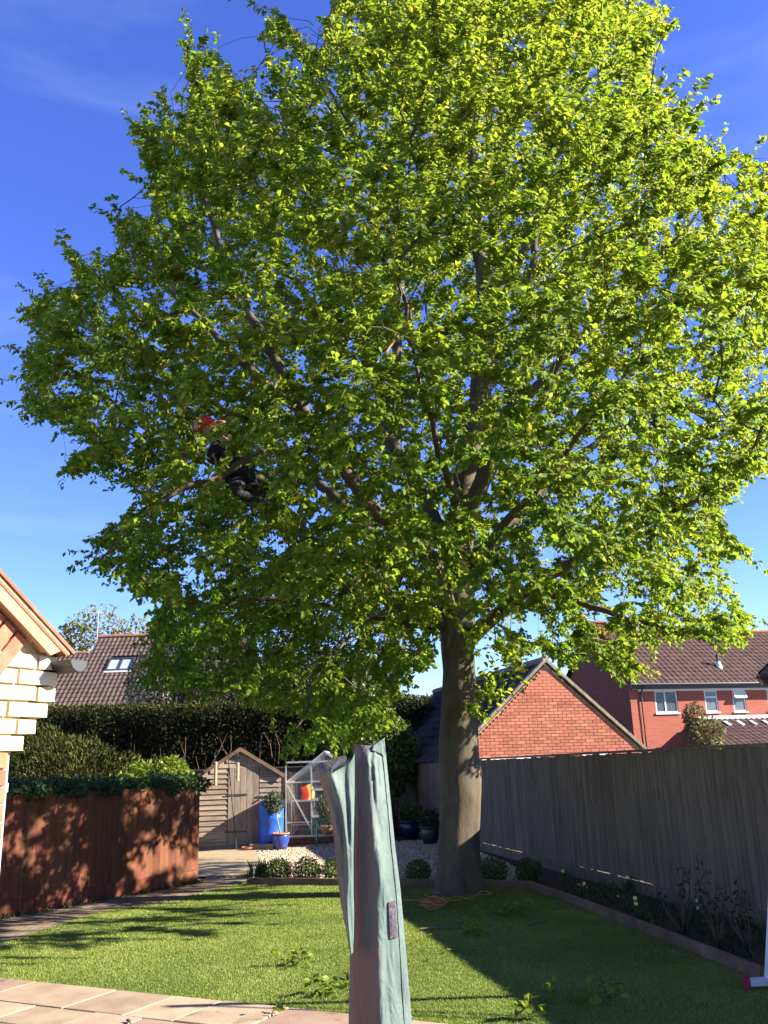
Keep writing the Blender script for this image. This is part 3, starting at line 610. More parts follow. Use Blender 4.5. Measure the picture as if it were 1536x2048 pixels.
mk('verge_clip', join(rake(.66, .685, -.06, .055, -.078, -.0735), rake(.66, .685, .0555, .060, -.078, .02)), M['upvc'], HA)
mk('gutter_board', box(vx-.03, vx-.005, .35, 3, vz-.12, vz-.05), M['black'], HA)
gc = []; gf = []
for yy in (-.14, 3.0):
    for k in range(13): a = math.pi+math.pi*k/12; gc.append((vx+.025+.056*math.cos(a), yy, vz-.045+.056*math.sin(a)))
mk('gutter', (gc, [tuple(range(13))[::-1]]+[(k, k+1, k+14, k+13) for k in range(12)]), M['gutter'], HA)
mk('gutter_rim', tube([(gc[k][0], -.142, gc[k][2]) for k in range(13)], .004, 5), M['gutter'], HA)
mk('downpipe', join(tube([(.022, .05, zc+.0), (.022, .05, 0)], .022, 10), tube([(.022, .05, zc-.16), (.022, .05, zc-.2)], .028, 10)), M['greyplastic'], HA)

# ------------------------------------------------------------------ the big tree
TY = 13.0
tree = E('beech_tree', (.80, TY, 0), 0, 'huge spreading tree in fresh yellow-green leaf at the lawn edge', 'tree')
tO = np.array([.80, TY, 0])
def trunk():
    # (left px, right px, y px) read on the photograph at the trunk's own distance
    rows = [(858, 966, 1800), (868, 962, 1770), (873, 960, 1740), (876, 959, 1700), (878, 958, 1660), (879, 960, 1620), (879, 962, 1585), (879, 958, 1545), (878, 957, 1500), (879, 956, 1460), (884, 954, 1400), (886, 950, 1340), (882, 948, 1290), (880, 950, 1250), (886, 948, 1200), (894, 944, 1150)]
    cen = []; rad = []
    for a, b, y in rows:
        p = AY(a, y, TY); q = AY(b, y, TY); cen.append((p+q)/2); rad.append((q[0]-p[0])/2)
    cen[0][2] = min(cen[0][2], -.03)
    zs = np.array([c[2] for c in cen]); zz = np.arange(zs[0], zs[-1], .07); xs = np.interp(zz, zs, [c[0] for c in cen]); rr = np.interp(zz, zs, rad); n = 44
    V, Fc = [], []
    for i, z in enumerate(zz):
        for k in range(n):
            a = 2*math.pi*k/n
            fl = math.exp(-max(z, 0)/.30)*(.10*math.cos(3*a+.6)+.06*math.cos(5*a+2))+.016*math.cos(4*a+.5*z)+.012*math.cos(7*a-.8*z+1)
            rib = .05*math.exp(-((a-5.85+.04*math.sin(2*z))/.16)**2)*(1 if .6 < z < 3.2 else .3)-.03*math.exp(-((a-5.55)/.14)**2)
            bur = .10*math.exp(-((z-1.55)/.16)**2-((min(a, 2*math.pi-a))/.5)**2)+.05*math.exp(-((z-1.25)/.1)**2-((a-5.3)/.3)**2)
            r = rr[i]*(1+fl+rib+bur+.008*math.sin(9*z+3*a))
            V.append((xs[i]+r*math.cos(a)-tO[0], r*math.sin(a), z))
    for i in range(len(zz)-1):
        for k in range(n): Fc.append((i*n+k, i*n+(k+1) % n, (i+1)*n+(k+1) % n, (i+1)*n+k))
    Fc.append(tuple(range((len(zz)-1)*n, len(zz)*n)))
    mk('trunk', (V, Fc), M['bark'], tree, True)
trunk()
# main limbs as seen: (x px, y px, distance)
LIMBS = [
 (.235, [(915, 1190, 13), (920, 1100, 13), (926, 1000, 13.1), (945, 880, 13.2), (962, 760, 13.3), (970, 600, 13.4), (955, 440, 13.5), (940, 260, 13.6), (930, 80, 13.7), (935, -60, 13.8)]),
 (.125, [(930, 1285, 12.9), (965, 1255, 12.8), (1015, 1215, 12.6), (1060, 1180, 12.4), (1130, 1132, 12.1), (1220, 1085, 11.8), (1310, 1035, 11.5), (1390, 1000, 11.2), (1470, 960, 11)]),
 (.15, [(895, 1215, 12.9), (872, 1160, 12.6), (850, 1100, 12.3), (812, 1062, 12), (760, 1030, 11.7), (700, 960, 11.4), (620, 840, 11.2), (540, 700, 11.1), (470, 560, 11), (420, 430, 11), (390, 300, 11)]),
 (.10, [(890, 1255, 12.9), (850, 1195, 12.7), (820, 1150, 12.5), (790, 1130, 12.3), (740, 1120, 11.9)]),
 (.14, [(888, 1240, 13.0), (800, 1205, 12.6), (700, 1165, 12.1), (640, 1112, 11.8), (600, 1058, 11.7), (560, 1012, 11.6), (520, 962, 11.6), (470, 912, 11.6), (430, 872, 11.6), (385, 828, 11.6), (320, 770, 11.6), (250, 700, 11.7), (180, 650, 11.8)]),
 (.13, [(930, 1040, 13.0), (960, 965, 12.7), (990, 885, 12.4), (1030, 800, 12.0), (1065, 700, 11.8), (1060, 560, 11.6), (1080, 400, 11.5), (1100, 260, 11.4)]),
 (.14, [(905, 1130, 13.1), (850, 1000, 13.4), (800, 910, 13.7), (770, 850, 14), (795, 700, 14.3), (790, 560, 14.5), (775, 450, 14.7), (700, 300, 15), (640, 180, 15.2)]),
 (.11, [(945, 1150, 13.2), (1010, 1060, 13.6), (1080, 980, 14), (1160, 910, 14.4), (1260, 850, 14.8), (1400, 800, 15), (1520, 745, 15.2)]),
 (.10, [(760, 1095, 12.2), (690, 1012, 12.6), (620, 950, 13), (540, 880, 13.4), (420, 800, 13.8), (280, 720, 14.2)]),
 (.09, [(960, 900, 13.2), (1050, 800, 13.0), (1150, 690, 12.6), (1260, 580, 12.3), (1350, 480, 12), (1430, 390, 11.9)]),
 (.09, [(968, 620, 13.4), (1060, 480, 13.2), (1160, 320, 13), (1240, 180, 12.9), (1320, 60, 12.8)]),
 (.08, [(600, 820, 11.2), (480, 720, 10.9), (360, 600, 10.8), (260, 500, 10.8)]),
 (.08, [(540, 900, 11.6), (420, 960, 11), (320, 1000, 10.6), (250, 1070, 10.3), (200, 1120, 10.1)]),
 (.08, [(870, 1250, 13.1), (760, 1240, 13.2), (640, 1210, 13), (500, 1200, 12.6), (380, 1230, 12.2)]),
 (.09, [(920, 1060, 12.8), (900, 980, 11.6), (870, 880, 10.6), (840, 760, 9.8), (820, 620, 9.4)]),
 (.09, [(930, 1150, 12.8), (1000, 1060, 11.6), (1090, 960, 10.6), (1180, 840, 9.9), (1260, 740, 9.5)]),
 (.10, [(925, 1080, 13.3), (930, 980, 14.4), (900, 860, 15.6), (860, 700, 16.8), (850, 560, 17.4)]),
 (.09, [(935, 1040, 13.4), (1000, 920, 14.6), (1100, 800, 15.8), (1200, 700, 16.8), (1300, 640, 17.4)]),
 (.07, [(1060, 1180, 12.4), (1150, 1200, 11.6), (1250, 1240, 11), (1380, 1260, 10.6), (1470, 1250, 10.4)]),
 (.03, [(800, 1205, 12.6), (720, 1250, 11.6), (660, 1320, 11), (610, 1420, 10.6), (590, 1480, 10.5)]),
 (.07, [(775, 450, 14.7), (700, 250, 14.2), (600, 100, 14), (560, 30, 14)]),
]
nodes = []; par = []; rmin = []; ndir = []; limb_paths = []
for r0, pts in LIMBS:
    P = smoothpath([AY(*p) for p in pts], .28); n = len(P)
    P[1:-1] += rng.normal(0, .018, (n-2, 3))
    b = len(nodes)
    if b:
        q = np.array(nodes); j = int(np.argmin(np.linalg.norm(q-P[0], axis=1)))
        if np.linalg.norm(q[j]-P[0]) > .9: j = 0
    else: j = -1
    rr = r0*(1-.86*(np.linspace(0, 1, n)**.85))
    for i in range(n):
        nodes.append(P[i]); par.append(j if i == 0 else b+i-1); rmin.append(rr[i]); ndir.append(unit((P[min(i+1, n-1)]-P[max(i-1, 0)])[None])[0])
    limb_paths.append((P, rr))
OUT = [(160, 1135), (215, 1105), (172, 1075), (235, 1030), (292, 1000), (255, 965), (140, 945), (122, 915), (190, 880), (110, 850), (58, 825), (40, 770), (45, 700), (72, 650), (30, 612), (75, 580), (150, 572), (128, 482), (172, 522), (250, 475), (203, 402), (260, 415), (310, 430), (290, 330), (262, 268), (283, 195), (340, 215), (388, 215), (362, 108), (418, 90), (470, 150), (522, 185), (560, 240), (562, 170), (512, 75), (550, 12), (600, 70), (648, 92), (665, 0), (700, -150), (950, -240), (1190, -140), (1230, -30), (1290, 0), (1330, 22), (1368, 40), (1290, 112), (1300, 152), (1340, 200), (1398, 215), (1370, 272), (1440, 290), (1500, 300), (1560, 345), (1600, 420), (1540, 520), (1580, 600), (1600, 800), (1560, 940), (1490, 962), (1430, 1040), (1515, 1100), (1440, 1122), (1470, 1180), (1518, 1240), (1480, 1292), (1400, 1270), (1270, 1290), (1285, 1350), (1240, 1355), (1180, 1310), (1120, 1330), (1075, 1295), (1020, 1325), (985, 1300), (985, 1260), (1040, 1230), (1000, 1215), (940, 1230), (870, 1250), (868, 1320), (835, 1335), (800, 1400), (780, 1450), (720, 1470), (650, 1480), (590, 1502), (575, 1480), (640, 1440), (560, 1420), (450, 1390), (400, 1405), (350, 1372), (300, 1385), (275, 1335), (310, 1290), (288, 1240), (350, 1200), (240, 1180), (250, 1150), (182, 1142)]
def gaps(x, y):                                     # openings where the sky shows between the lower limbs
    k = np.zeros(x.shape, bool)
    for cx, cy, a, b in ((1050, 1245, 62, 26), (1105, 1105, 24, 14), (545, 1075, 20, 22), (1180, 985, 22, 14), (1075, 1090, 12, 20), (470, 930, 24, 22), (500, 980, 28, 24), (432, 890, 17, 19), (405, 847, 14, 12), (800, 690, 14, 22), (1165, 440, 18, 16), (700, 970, 16, 14)):
        k |= ((x-cx)/a)**2+((y-cy)/b)**2 < 1
    return k
def targets(n):
    got = []; cell = {}; tot = 0; md = .33
    while tot < n:
        m_ = 60000; x = rng.uniform(-7.2, 8.4, m_); y = rng.uniform(6.3, 19.6, m_); z = rng.uniform(1.9, 17.8, m_)
        P = np.stack([x, y, z], 1); px, py = proj(P)
        e = ((x-.6)/7.6)**2+((y-13)/6.4)**2+((z-8.6)/9.4)**2
        k = inpoly(px, py, OUT) & (e < 1) & ~gaps(px, py); k &= ~((z < 3.2) & (y < 9.5)); k &= ~((z < 3.4) & (y > 15.5))
        k &= rng.random(m_) < (.35+.65*np.clip(e, 0, 1)**1.5)                 # more leaf towards the outside
        ex, ey = proj(P); edge = ~inpoly(800+(ex-800)*1.07, 700+(ey-700)*1.07, OUT)
        k &= edge | (rng.random(m_) < .55)
        k &= ((noise3(P, .62)*.6+noise3(P+7, 1.25)*.4 + .22*rng.random(m_)) > np.where(((ex < 760) & (ey > 1080)) | ((ex > 1050) & (ey > 950)), .36, np.where(P[:, 2] < 6.5, .40, .48))) | (edge & (rng.random(m_) < .6))
        for p in P[k]:
            c = tuple((p/md).astype(int)); ok = True
            for dx in (-1, 0, 1):
                for dy in (-1, 0, 1):
                    for dz in (-1, 0, 1):
                        q = cell.get((c[0]+dx, c[1]+dy, c[2]+dz))
                        if q is not None and (q[0]-p[0])**2+(q[1]-p[1])**2+(q[2]-p[2])**2 < md*md: ok = False
            if ok: cell[c] = p; got.append(p); tot += 1
            if tot >= n: break
    return np.array(got)
TG = targets(4800)
A0 = np.array(nodes); d0 = np.array([np.min(np.linalg.norm(A0-p, axis=1)) for p in TG]); TG = TG[np.argsort(d0)]
buf = np.zeros((60000, 3)); bdir = np.zeros((60000, 3)); nn = len(nodes); buf[:nn] = A0; bdir[:nn] = np.array(ndir)
tips = []
for p in TG:
    dv = p-buf[:nn]; ds = np.linalg.norm(dv, axis=1)+1e-6; cs = np.sum(dv*bdir[:nn], 1)/ds
    j = int(np.argmin(ds*(1.75-.75*cs))); L = ds[j]; k = max(1, int(round(L/.34))); a = buf[j].copy(); t0 = bdir[j]*L*.45; prev = j
    up = np.array([0, 0, .10*L])
    for i in range(1, k+1):
        t = i/k; h = (1-t)**2*a+2*t*(1-t)*(a+t0*.8)+t*t*p; h = h+up*math.sin(math.pi*t)*.5
        if i < k: h = h+rng.normal(0, .022, 3)
        nodes.append(h); par.append(prev); rmin.append(.0045); dd = h-buf[prev]; buf[nn] = h; bdir[nn] = dd/(np.linalg.norm(dd)+1e-9); prev = nn; nn += 1
    tips.append(prev)
Nn = nn; acc = np.zeros(Nn); kids = [[] for _ in range(Nn)]
rad = np.array(rmin)
for i in range(Nn-1, -1, -1):
    if acc[i] > 0: rad[i] = max(rad[i], min(acc[i]**(1/2.35), .11))
    if par[i] >= 0: acc[par[i]] += max(rad[i], .0045)**2.35 if rad[i] < .06 else 0; kids[par[i]].append(i)
for P, rr in limb_paths:                            # each main limb is a part of its own
    mk('limb', tube([p-tO for p in P], [float(q) for q in np.maximum(rr, .014)], 10), M['bark'], tree, True)
nl = len(A0)
def twigs():
    V, T = [], []; base = 0
    for i in range(nl, Nn):
        if par[i] >= nl and kids[par[i]][0] == i: continue     # continued by an earlier chain
        ch = [par[i], i]
        while kids[ch[-1]]: ch.append(kids[ch[-1]][0])
        n = 5 if rad[i] > .02 else 3
        P = [nodes[q]-tO for q in ch]; r = [min(rad[q], rad[i]) for q in ch]; r[-1] *= .5
        v, f = tube(P, [float(q) for q in r], n, False)
        V.append(np.array([tuple(q) for q in v])); f = np.array(f); T.append(np.concatenate([f[:, [0, 1, 2]], f[:, [0, 2, 3]]])+base); base += len(v)
    return np.concatenate(V), np.concatenate(T)
tv, tt = twigs(); tag(fast('twigs', tv, tt, M['bark'], tree, None, True), kind='stuff')

def foliage():
    tp = np.array([nodes[i] for i in tips]); td = np.array([buf[i]-buf[par[i]] for i in tips]); td = unit(td)
    n = len(tp); K = 5; P, D, N, L, sh_a, sh_b = [], [], [], [], [], []
    cen = np.array([.6, 13, 6.5]); outw = unit(tp-cen); hgt = np.clip((tp[:, 2]-4)/8, 0, 1)[:, None]
    for k in range(K):
        up = np.array([0, 0, 1.0])
        d = unit(outw*(.8-.35*hgt)+td*.5+up*(.05+.75*hgt)+rng.normal(0, .55, (n, 3))*np.array([1, 1, .6]))
        ln = rng.uniform(.22, .56, n)[:, None]*(.85+.3*hgt); st = tp-td*rng.uniform(0, .3, (n, 1))
        sh_a.append(st); sh_b.append(st+d*ln)
        qx, qy = proj(st+d*ln*1.0); ok = (inpoly(qx, qy, OUT) | (rng.random(n) < .09)) & ~(gaps(qx, qy) & (st[:, 1] < 12.6)); keep_ = np.where(ok)[0]; sh_a[-1] = sh_a[-1][ok]; sh_b[-1] = sh_b[-1][ok]
        for q in range(27):
            t = rng.uniform(.08, 1.05, n)[:, None]; p = st+d*ln*t+rng.normal(0, .012, (n, 3))-np.array([0, 0, .05])*t*t
            side = unit(np.cross(d, up+rng.normal(0, .25, (n, 3))))*(1 if q % 2 else -1)
            ld = unit(side*.8+d*.55+np.array([0, 0, -.42])+rng.normal(0, .3, (n, 3)))
            nm = unit(up*(.55-.2*hgt)+outw*.75+rng.normal(0, .42, (n, 3)))
            P.append(p[keep_]); D.append(ld[keep_]); N.append(nm[keep_]); L.append(rng.uniform(.048, .088, n)[keep_])
    P = np.concatenate(P); D = np.concatenate(D); N = np.concatenate(N); L = np.concatenate(L)
    hn = np.clip((P[:, 2]-3.5)/9, 0, 1); v = np.clip(rng.normal(.42, .17, len(P))+hn*.22+(noise3(P, .8)-.5)*.45+.018*(P[:, 0]-.8)-.22*np.clip((-.5-P[:, 0])/3, 0, 1)*np.clip((7.5-P[:, 2])/3, 0, 1), 0, .94); v[rng.random(len(P)) < .012] = 1  # random leaf tone, with sunlit right and shaded low left put into the colour
    wd_ = L*rng.uniform(.60, .78, len(P)); fr_ = P[:, 1] < 11.5
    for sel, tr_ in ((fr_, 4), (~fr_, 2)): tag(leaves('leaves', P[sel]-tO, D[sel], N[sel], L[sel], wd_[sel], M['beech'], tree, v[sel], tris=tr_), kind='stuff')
    a = np.concatenate(sh_a)-tO; b = np.concatenate(sh_b)-tO; m_ = len(a); s = unit(np.cross(b-a, rdir(m_)))*.0035; t2 = np.cross(unit(b-a), s)
    V = np.stack([a+s, a-s*.5+t2*.87, a-s*.5-t2*.87, b], 1).reshape(-1, 3); i = np.arange(m_)[:, None]*4
    T = np.concatenate([i+np.array([[0, 1, 3]]), i+np.array([[1, 2, 3]]), i+np.array([[2, 0, 3]])], 1).reshape(-1, 3)
    tag(fast('shoots', V, T, M['twig'], tree), kind='stuff')
foliage()
# leafy sprout low on the trunk
def sprig(base, d, n, ln, sz, spread, m):
    d = unit(np.array([d], float))[0]; P = []; D = []; N = []
    for i in range(n):
        t = rng.random(); dd = unit((d+rng.normal(0, spread, 3))[None])[0]
        P.append(base+dd*ln*t); D.append(unit((dd+rng.normal(0, .6, 3)+np.array([0, 0, -.3]))[None])[0]); N.append(np.array([0, 0, 1])+rng.normal(0, .5, 3))
    return np.array(P), np.array(D), np.array(N)
P, D, N = [], [], []
for q, dd, n, ln in (((950, 1390, 12.72), (.5, -.6, .1), 110, .55), ((940, 1410, 12.7), (.2, -.8, -.3), 90, .45), ((945, 1270, 12.7), (.4, -.8, .2), 120, .8), ((955, 1350, 12.8), (.9, -.3, .1), 60, .8), ((950, 1300, 12.8), (.9, -.2, -.2), 60, .8), ((880, 1130, 12.6), (-.1, -.9, -.3), 40, .7)):
    a, b, c = sprig(AY(*q), dd, n, ln, .08, .3, None); P.append(a); D.append(b); N.append(c)
P = np.concatenate(P); tag(leaves('trunk_sprouts', P-tO, np.concatenate(D), np.concatenate(N), rng.uniform(.07, .11, len(P)), rng.uniform(.045, .07, len(P)), M['beech'], tree, rng.uniform(.3, .9, len(P))), kind='stuff')

# ------------------------------------------------------------------ hedges, shrubs and far trees
def cloud(n, fn, hollow=.0):
    """n points filling an implicit blob fn(P)->bool inside its bounds"""
    out = []
    (lo, hi), f = fn; t = 0
    while t < n:
        P = rng.uniform(lo, hi, (n*2, 3)); P = P[f(P)]; out.append(P); t += len(P)
    return np.concatenate(out)[:n]
def ell(c, r, rough=.35, ns=1.2, zmin=None):
    c = np.array(c, float); r = np.array(r, float)
    def f(P):
        q = (P-c)/r; d = np.sum(q*q, 1); k = d < 1+rough*2*(noise3(P, ns)-.5)+.15*(noise3(P, ns*3)-.5); 
        k &= rng.random(len(P)) < (.25+.75*np.clip(d, 0, 1)**1.5)
        if zmin is not None: k &= P[:, 2] > zmin
        return k
    return ((c-r*1.25, c+r*1.25), f)
def bush(name, label, cat, base, clouds, L, Wr, m, mode='leaf', group=None, stems=6, stemr=.02, stemm='twig', tris=2, vmean=.5, part='foliage'):
    """clouds: list of (n, implicit) in world space"""
    b = np.array(base, float); o = E(name, b, 0, label, cat, group)
    P = np.concatenate([cloud(n, f) for n, f in clouds]); n = len(P); c = P.mean(0); ow = unit(P-c)
    if mode == 'conifer': D = unit(ow*.7+np.array([0, 0, .55])+rng.normal(0, .5, (n, 3))); N = unit(ow+rng.normal(0, .7, (n, 3)))
    elif mode == 'grey': D = unit(ow*.25+np.array([0, 0, 1])+rng.normal(0, .3, (n, 3))); N = rdir(n)
    else: D = unit(ow*.5+rng.normal(0, .7, (n, 3))+np.array([0, 0, -.1])); N = unit(np.array([0, 0, .8])+ow*.5+rng.normal(0, .6, (n, 3)))
    ln = L*rng.uniform(.65, 1.3, n)
    tag(leaves(part, P-b, D, N, ln, ln*Wr, M[m], o, np.clip(rng.normal(vmean, .2, n)+(noise3(P, 1.5)-.5)*.5, 0, 1), tris=tris), kind='stuff')
    st = []
    for i in range(stems):
        e = P[rng.integers(n)]-b; a = np.array([e[0]*.25, e[1]*.25, 0.0]); mid = (a+e)/2+rng.normal(0, .04, 3)*np.linalg.norm(e)
        st.append(tube(smoothpath([a, mid, e], .3), [float(q) for q in np.linspace(stemr, stemr*.3, len(smoothpath([a, mid, e], .3)))], 5))
    if st: mk('stems', join(*st), M[stemm], o, True)
    return o
def slabf(x0, x1, y0, y1, z0, z1, rough=.25, front_only=True):
    def f(P):
        nz = (noise3(P, .9)-.5)*2*rough+(noise3(P, 2.7)-.5)*rough; k = (P[:, 1] > y0+nz+.25) & (P[:, 2] < z1+nz*.35) & (P[:, 2] > z0)
        if front_only: k &= (P[:, 1] < y0+nz+.85) | (P[:, 2] > z1-.5+nz*.3)
        return k
    return ((np.array([x0, y0-.5, z0]), np.array([x1, y1, z1+.5])), f)
# tall dark clipped conifer hedge
hg = E('conifer_hedge', (-6, 28, 0), 0, 'tall dark clipped conifer hedge behind shed and stained fence', 'hedge')
P = cloud(90000, slabf(-13.5, 1.2, 27.0, 29, .6, 3.78)); n = len(P); k = rng.random(n) < np.where(P[:, 2] > 3.3, 1, np.where(P[:, 0] < -7, .9, .62)); P = P[k]; n = len(P)
D = unit(np.array([0, -.55, .5])+rng.normal(0, .6, (n, 3))); N = unit(np.array([0, -.8, .5])+rng.normal(0, .6, (n, 3))); ln = rng.uniform(.06, .14, n)
tag(leaves('foliage', P-np.array([-6, 28, 0]), D, N, ln, ln*.36, M['conifer'], hg, np.clip(rng.normal(.45, .2, n)+(P[:, 2] > 3.55)*.3, 0, 1), tris=2), kind='stuff')
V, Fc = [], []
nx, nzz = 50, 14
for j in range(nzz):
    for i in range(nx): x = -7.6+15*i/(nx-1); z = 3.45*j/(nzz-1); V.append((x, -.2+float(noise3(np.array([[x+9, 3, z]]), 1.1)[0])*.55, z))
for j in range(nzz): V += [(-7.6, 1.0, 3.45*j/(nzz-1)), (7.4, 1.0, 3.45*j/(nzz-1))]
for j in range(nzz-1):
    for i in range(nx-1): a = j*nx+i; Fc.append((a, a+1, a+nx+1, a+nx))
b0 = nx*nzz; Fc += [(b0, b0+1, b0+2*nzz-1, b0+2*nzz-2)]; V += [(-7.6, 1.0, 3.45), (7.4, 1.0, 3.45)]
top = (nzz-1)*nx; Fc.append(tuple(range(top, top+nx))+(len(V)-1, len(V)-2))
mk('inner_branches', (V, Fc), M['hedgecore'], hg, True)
tw = []
for i in range(90):                                 # bare brown twigs showing in the worn middle of the hedge
    x = rng.uniform(-3.2, 3.6); z = rng.uniform(.8, 2.3); p = np.array([x, -.75+rng.uniform(-.1, .3), z]); q = p+np.array([rng.normal(0, .25), rng.normal(-.1, .15), rng.uniform(.3, 1.0)])
    tw.append(tube([p, (p+q)/2+rng.normal(0, .05, 3), q], [.009, .007, .003], 4))
tag(mk('bare_twigs', join(*tw), M['deadtwig'], hg), kind='stuff')

bush('golden_conifer', 'yellow-green feathery conifer bush above the stained fence', 'bush', (-8.2, 23.6, 0), [(11000, ell((-8.7, 23.6, 1.3), (1.7, 1.2, 1.55), .5, 1.8)), (6000, ell((-6.8, 23.8, 1.0), (1.2, 1.0, 1.2), .5, 1.8))], .12, .34, 'conifer_y', 'conifer')
bush('conifer_bush', 'dark green conifer bush beside the golden conifer', 'bush', (-10.2, 24.5, 0), [(4500, ell((-10.4, 24.5, 1.7), (1.7, 1.2, 1.9), .4))], .17, .34, 'conifer', 'conifer', vmean=.7)
# leafy climber along the stained fence top
cl = []
for i in range(9):
    p = C0-d*(.2+.62*i)+np.array([-.30, .18]); cl.append((1300, ell((p[0], p[1], 1.50), (.50, .45, .17), .5, 2)))
bush('fence_climber', 'dark green leafy climber lying along the stained fence top', 'climber', (-5.2, 12.4, 0), cl, .075, .5, 'ivy', stems=9, stemr=.012)
bush('bright_shrub', 'bright lime-green shrub between climber and shed', 'shrub', (-5.3, 20.3, 0), [(2600, ell((-5.6, 20.3, 1.3), (.85, .6, .62), .4, 1.8)), (1500, ell((-4.85, 20.2, 1.55), (.42, .4, .5), .4, 1.8))], .10, .6, 'bright', vmean=.55)
# dark evergreen tree behind, between hedge and big crown
o = bush('holly_tree', 'dark evergreen tree rising behind the hedge under the big crown', 'tree', (-3.4, 29.5, 0), [(12000, ell((-4.6, 29.6, 4.8), (3.0, 1.9, 3.4), .45, .9)), (12000, ell((-2.2, 29.5, 5.6), (2.9, 1.6, 3.6), .45, .9))], .16, .5, 'dark', stems=9, stemr=.07, stemm='bark', part='crown')
mk('trunk', tube([(0, 0, 0), (.1, 0, 2.5), (-.1, .1, 5)], [.2, .16, .08], 8), M['bark'], o, True)
bush('blossom_shrub', 'shrub with white blossom in front of the pantile roof', 'shrub', (-7.6, 29.0, 0), [(5200, ell((-7.5, 29, 4.3), (1.05, .9, 1.5), .5, 1.1)), (2200, ell((-6.6, 29, 5.0), (.9, .8, 1.3), .5, 1.1))], .11, .55, 'blossom', stems=8, stemr=.04)
bush('elder_bush', 'leafy green bush rising behind the greenhouse and fence corner', 'bush', (-.4, 24.4, 0), [(5200, ell((-.75, 24.4, 2.5), (1.05, .8, 1.5), .4, 1.3)), (2600, ell((.05, 24.3, 2.0), (.65, .6, 1.0), .4, 1.3))], .12, .55, 'box', stems=8, stemr=.03, vmean=.65)
bush('fence_shrub', 'olive-green garden shrub below the brick house windows', 'shrub', (11.3, 33.0, 0), [(3400, ell((11.25, 33, 2.2), (.75, .7, 1.0), .5, 1.5)), (900, ell((11.0, 33, 3.0), (.45, .4, .6), .5, 1.5))], .13, .4, 'olive', stems=10, stemr=.02)
def fartree(base, H, Rr, n, label, L=.32, mname='fartree'):
    o = bush('deciduous_tree', label, 'tree', (*base, 0), [(n, ell((base[0], base[1], H*.62), (Rr, Rr*.8, H*.36), .55, .35)), (n//3, ell((base[0]+Rr*.5, base[1], H*.72), (Rr*.5, Rr*.5, H*.26), .55, .5)), (n//3, ell((base[0]-Rr*.5, base[1], H*.68), (Rr*.5, Rr*.5, H*.26), .55, .5))], L, .55, mname, stems=16, stemr=.12, stemm='bark', part='crown')
    mk('trunk', tube([(0, 0, 0), (.1, 0, H*.3), (0, 0, H*.6)], [.3, .24, .1], 8), M['bark'], o, True)
fartree((-19.7, 61), 12.6, 4.0, 4200, 'yellow-green tree with sparse crown behind the pantile roof')
fartree((-4.5, 52), 8.5, 4.2, 4200, 'distant leafy tree showing under the big crown beside the trunk')
fartree((22.2, 64), 10.4, 2.2, 700, 'thin-crowned distant tree beyond the brick house roof', .2)

# ------------------------------------------------------------------ shed
SX, SY = -3.52, 21.25
sh = E('garden_shed', (SX, SY, 0), R(10), 'weathered grey-brown timber shed with plank door and pitched roof', 'shed')
hw, eh, rh, dp = .93, 1.62, 2.2, 1.9
mk('wall_frame', ([(-hw+.03, .03, .06), (hw-.03, .03, .06), (hw-.03, .03, eh-.03), (0, .03, rh-.05), (-hw+.03, .03, eh-.03), (-hw+.03, dp, .06), (hw-.03, dp, .06), (hw-.03, dp, eh-.03), (0, dp, rh-.05), (-hw+.03, dp, eh-.03)],
    [(0, 1, 2, 3, 4), (5, 9, 8, 7, 6), (0, 4, 9, 5), (1, 6, 7, 2)]), M['sheddoor'], sh)
dx0, dx1, dz1 = -.26, .44, 1.80
def wb(x0, x1, z, hgt=.125):                        # one overlapping weatherboard, wavy-edged
    k = random.uniform(-.004, .004)
    return ([(x0, .026, z), (x1, .026, z), (x0, -.022, z-.008+k), (x1, -.022, z-.008-k), (x0, -.014, z+.03), (x1, -.014, z+.03), (x0, .004, z+hgt), (x1, .004, z+hgt), (x0, .026, z+hgt), (x1, .026, z+hgt)],
            [(0, 2, 3, 1), (2, 4, 5, 3), (4, 6, 7, 5), (6, 8, 9, 7), (0, 8, 6, 4, 2), (1, 3, 5, 7, 9)])
z = .09
while z < rh-.10:
    half = hw if z+.11 < eh else max(.05, hw*(rh-z-.11)/(rh-eh))
    if z < dz1-.05:
        if dx0-.012 > -half: mk('weatherboard', wb(-half, dx0-.012, z), M['shed'], sh)
        if half > dx1+.012: mk('weatherboard', wb(dx1+.012, half, z), M['shed'], sh)
    else: mk('weatherboard', wb(-half, half, z), M['shed'], sh)
    z += .113
door = mk('door', box(dx0, dx1, -.005, .022, .10, dz1-.02), M['sheddoor'], sh)
for i in range(5):
    a = dx0+(dx1-dx0)*i/5; mk('plank', box(a+.004, a+(dx1-dx0)/5-.004, -.024+.002*(i % 2), -.0055, .10, dz1-.02), M['sheddoor'], door)
for zz in (.38, 1.18): mk('hinge', join(bar((dx0-.06, -.032, zz), (dx0+.42, -.032, zz), .008, .035)), M['steel'], door)
mk('latch', join(bar((dx1-.06, -.034, 1.12), (dx1+.10, -.034, 1.12), .012, .03), tube([(dx1-.02, -.03, 1.05), (dx1-.02, -.06, 1.05)], .02, 8)), M['steel'], door)
for s in (-1, 1):
    mk('roof_panel', ([(0, -.07, rh+.0), (s*(hw+.09), -.07, eh-.045), (s*(hw+.09), dp+.08, eh-.045), (0, dp+.08, rh), (0, -.07, rh+.035), (s*(hw+.09), -.07, eh-.01), (s*(hw+.09), dp+.08, eh-.01), (0, dp+.08, rh+.035)],
        [(0, 3, 2, 1), (4, 5, 6, 7), (0, 1, 5, 4), (1, 2, 6, 5), (2, 3, 7, 6)]), M['felt'], sh)
    mk('barge_board', bar((s*.0, -.085, rh-.015), (s*(hw+.10), -.085, eh-.065), .022, .075), M['edging'], sh)
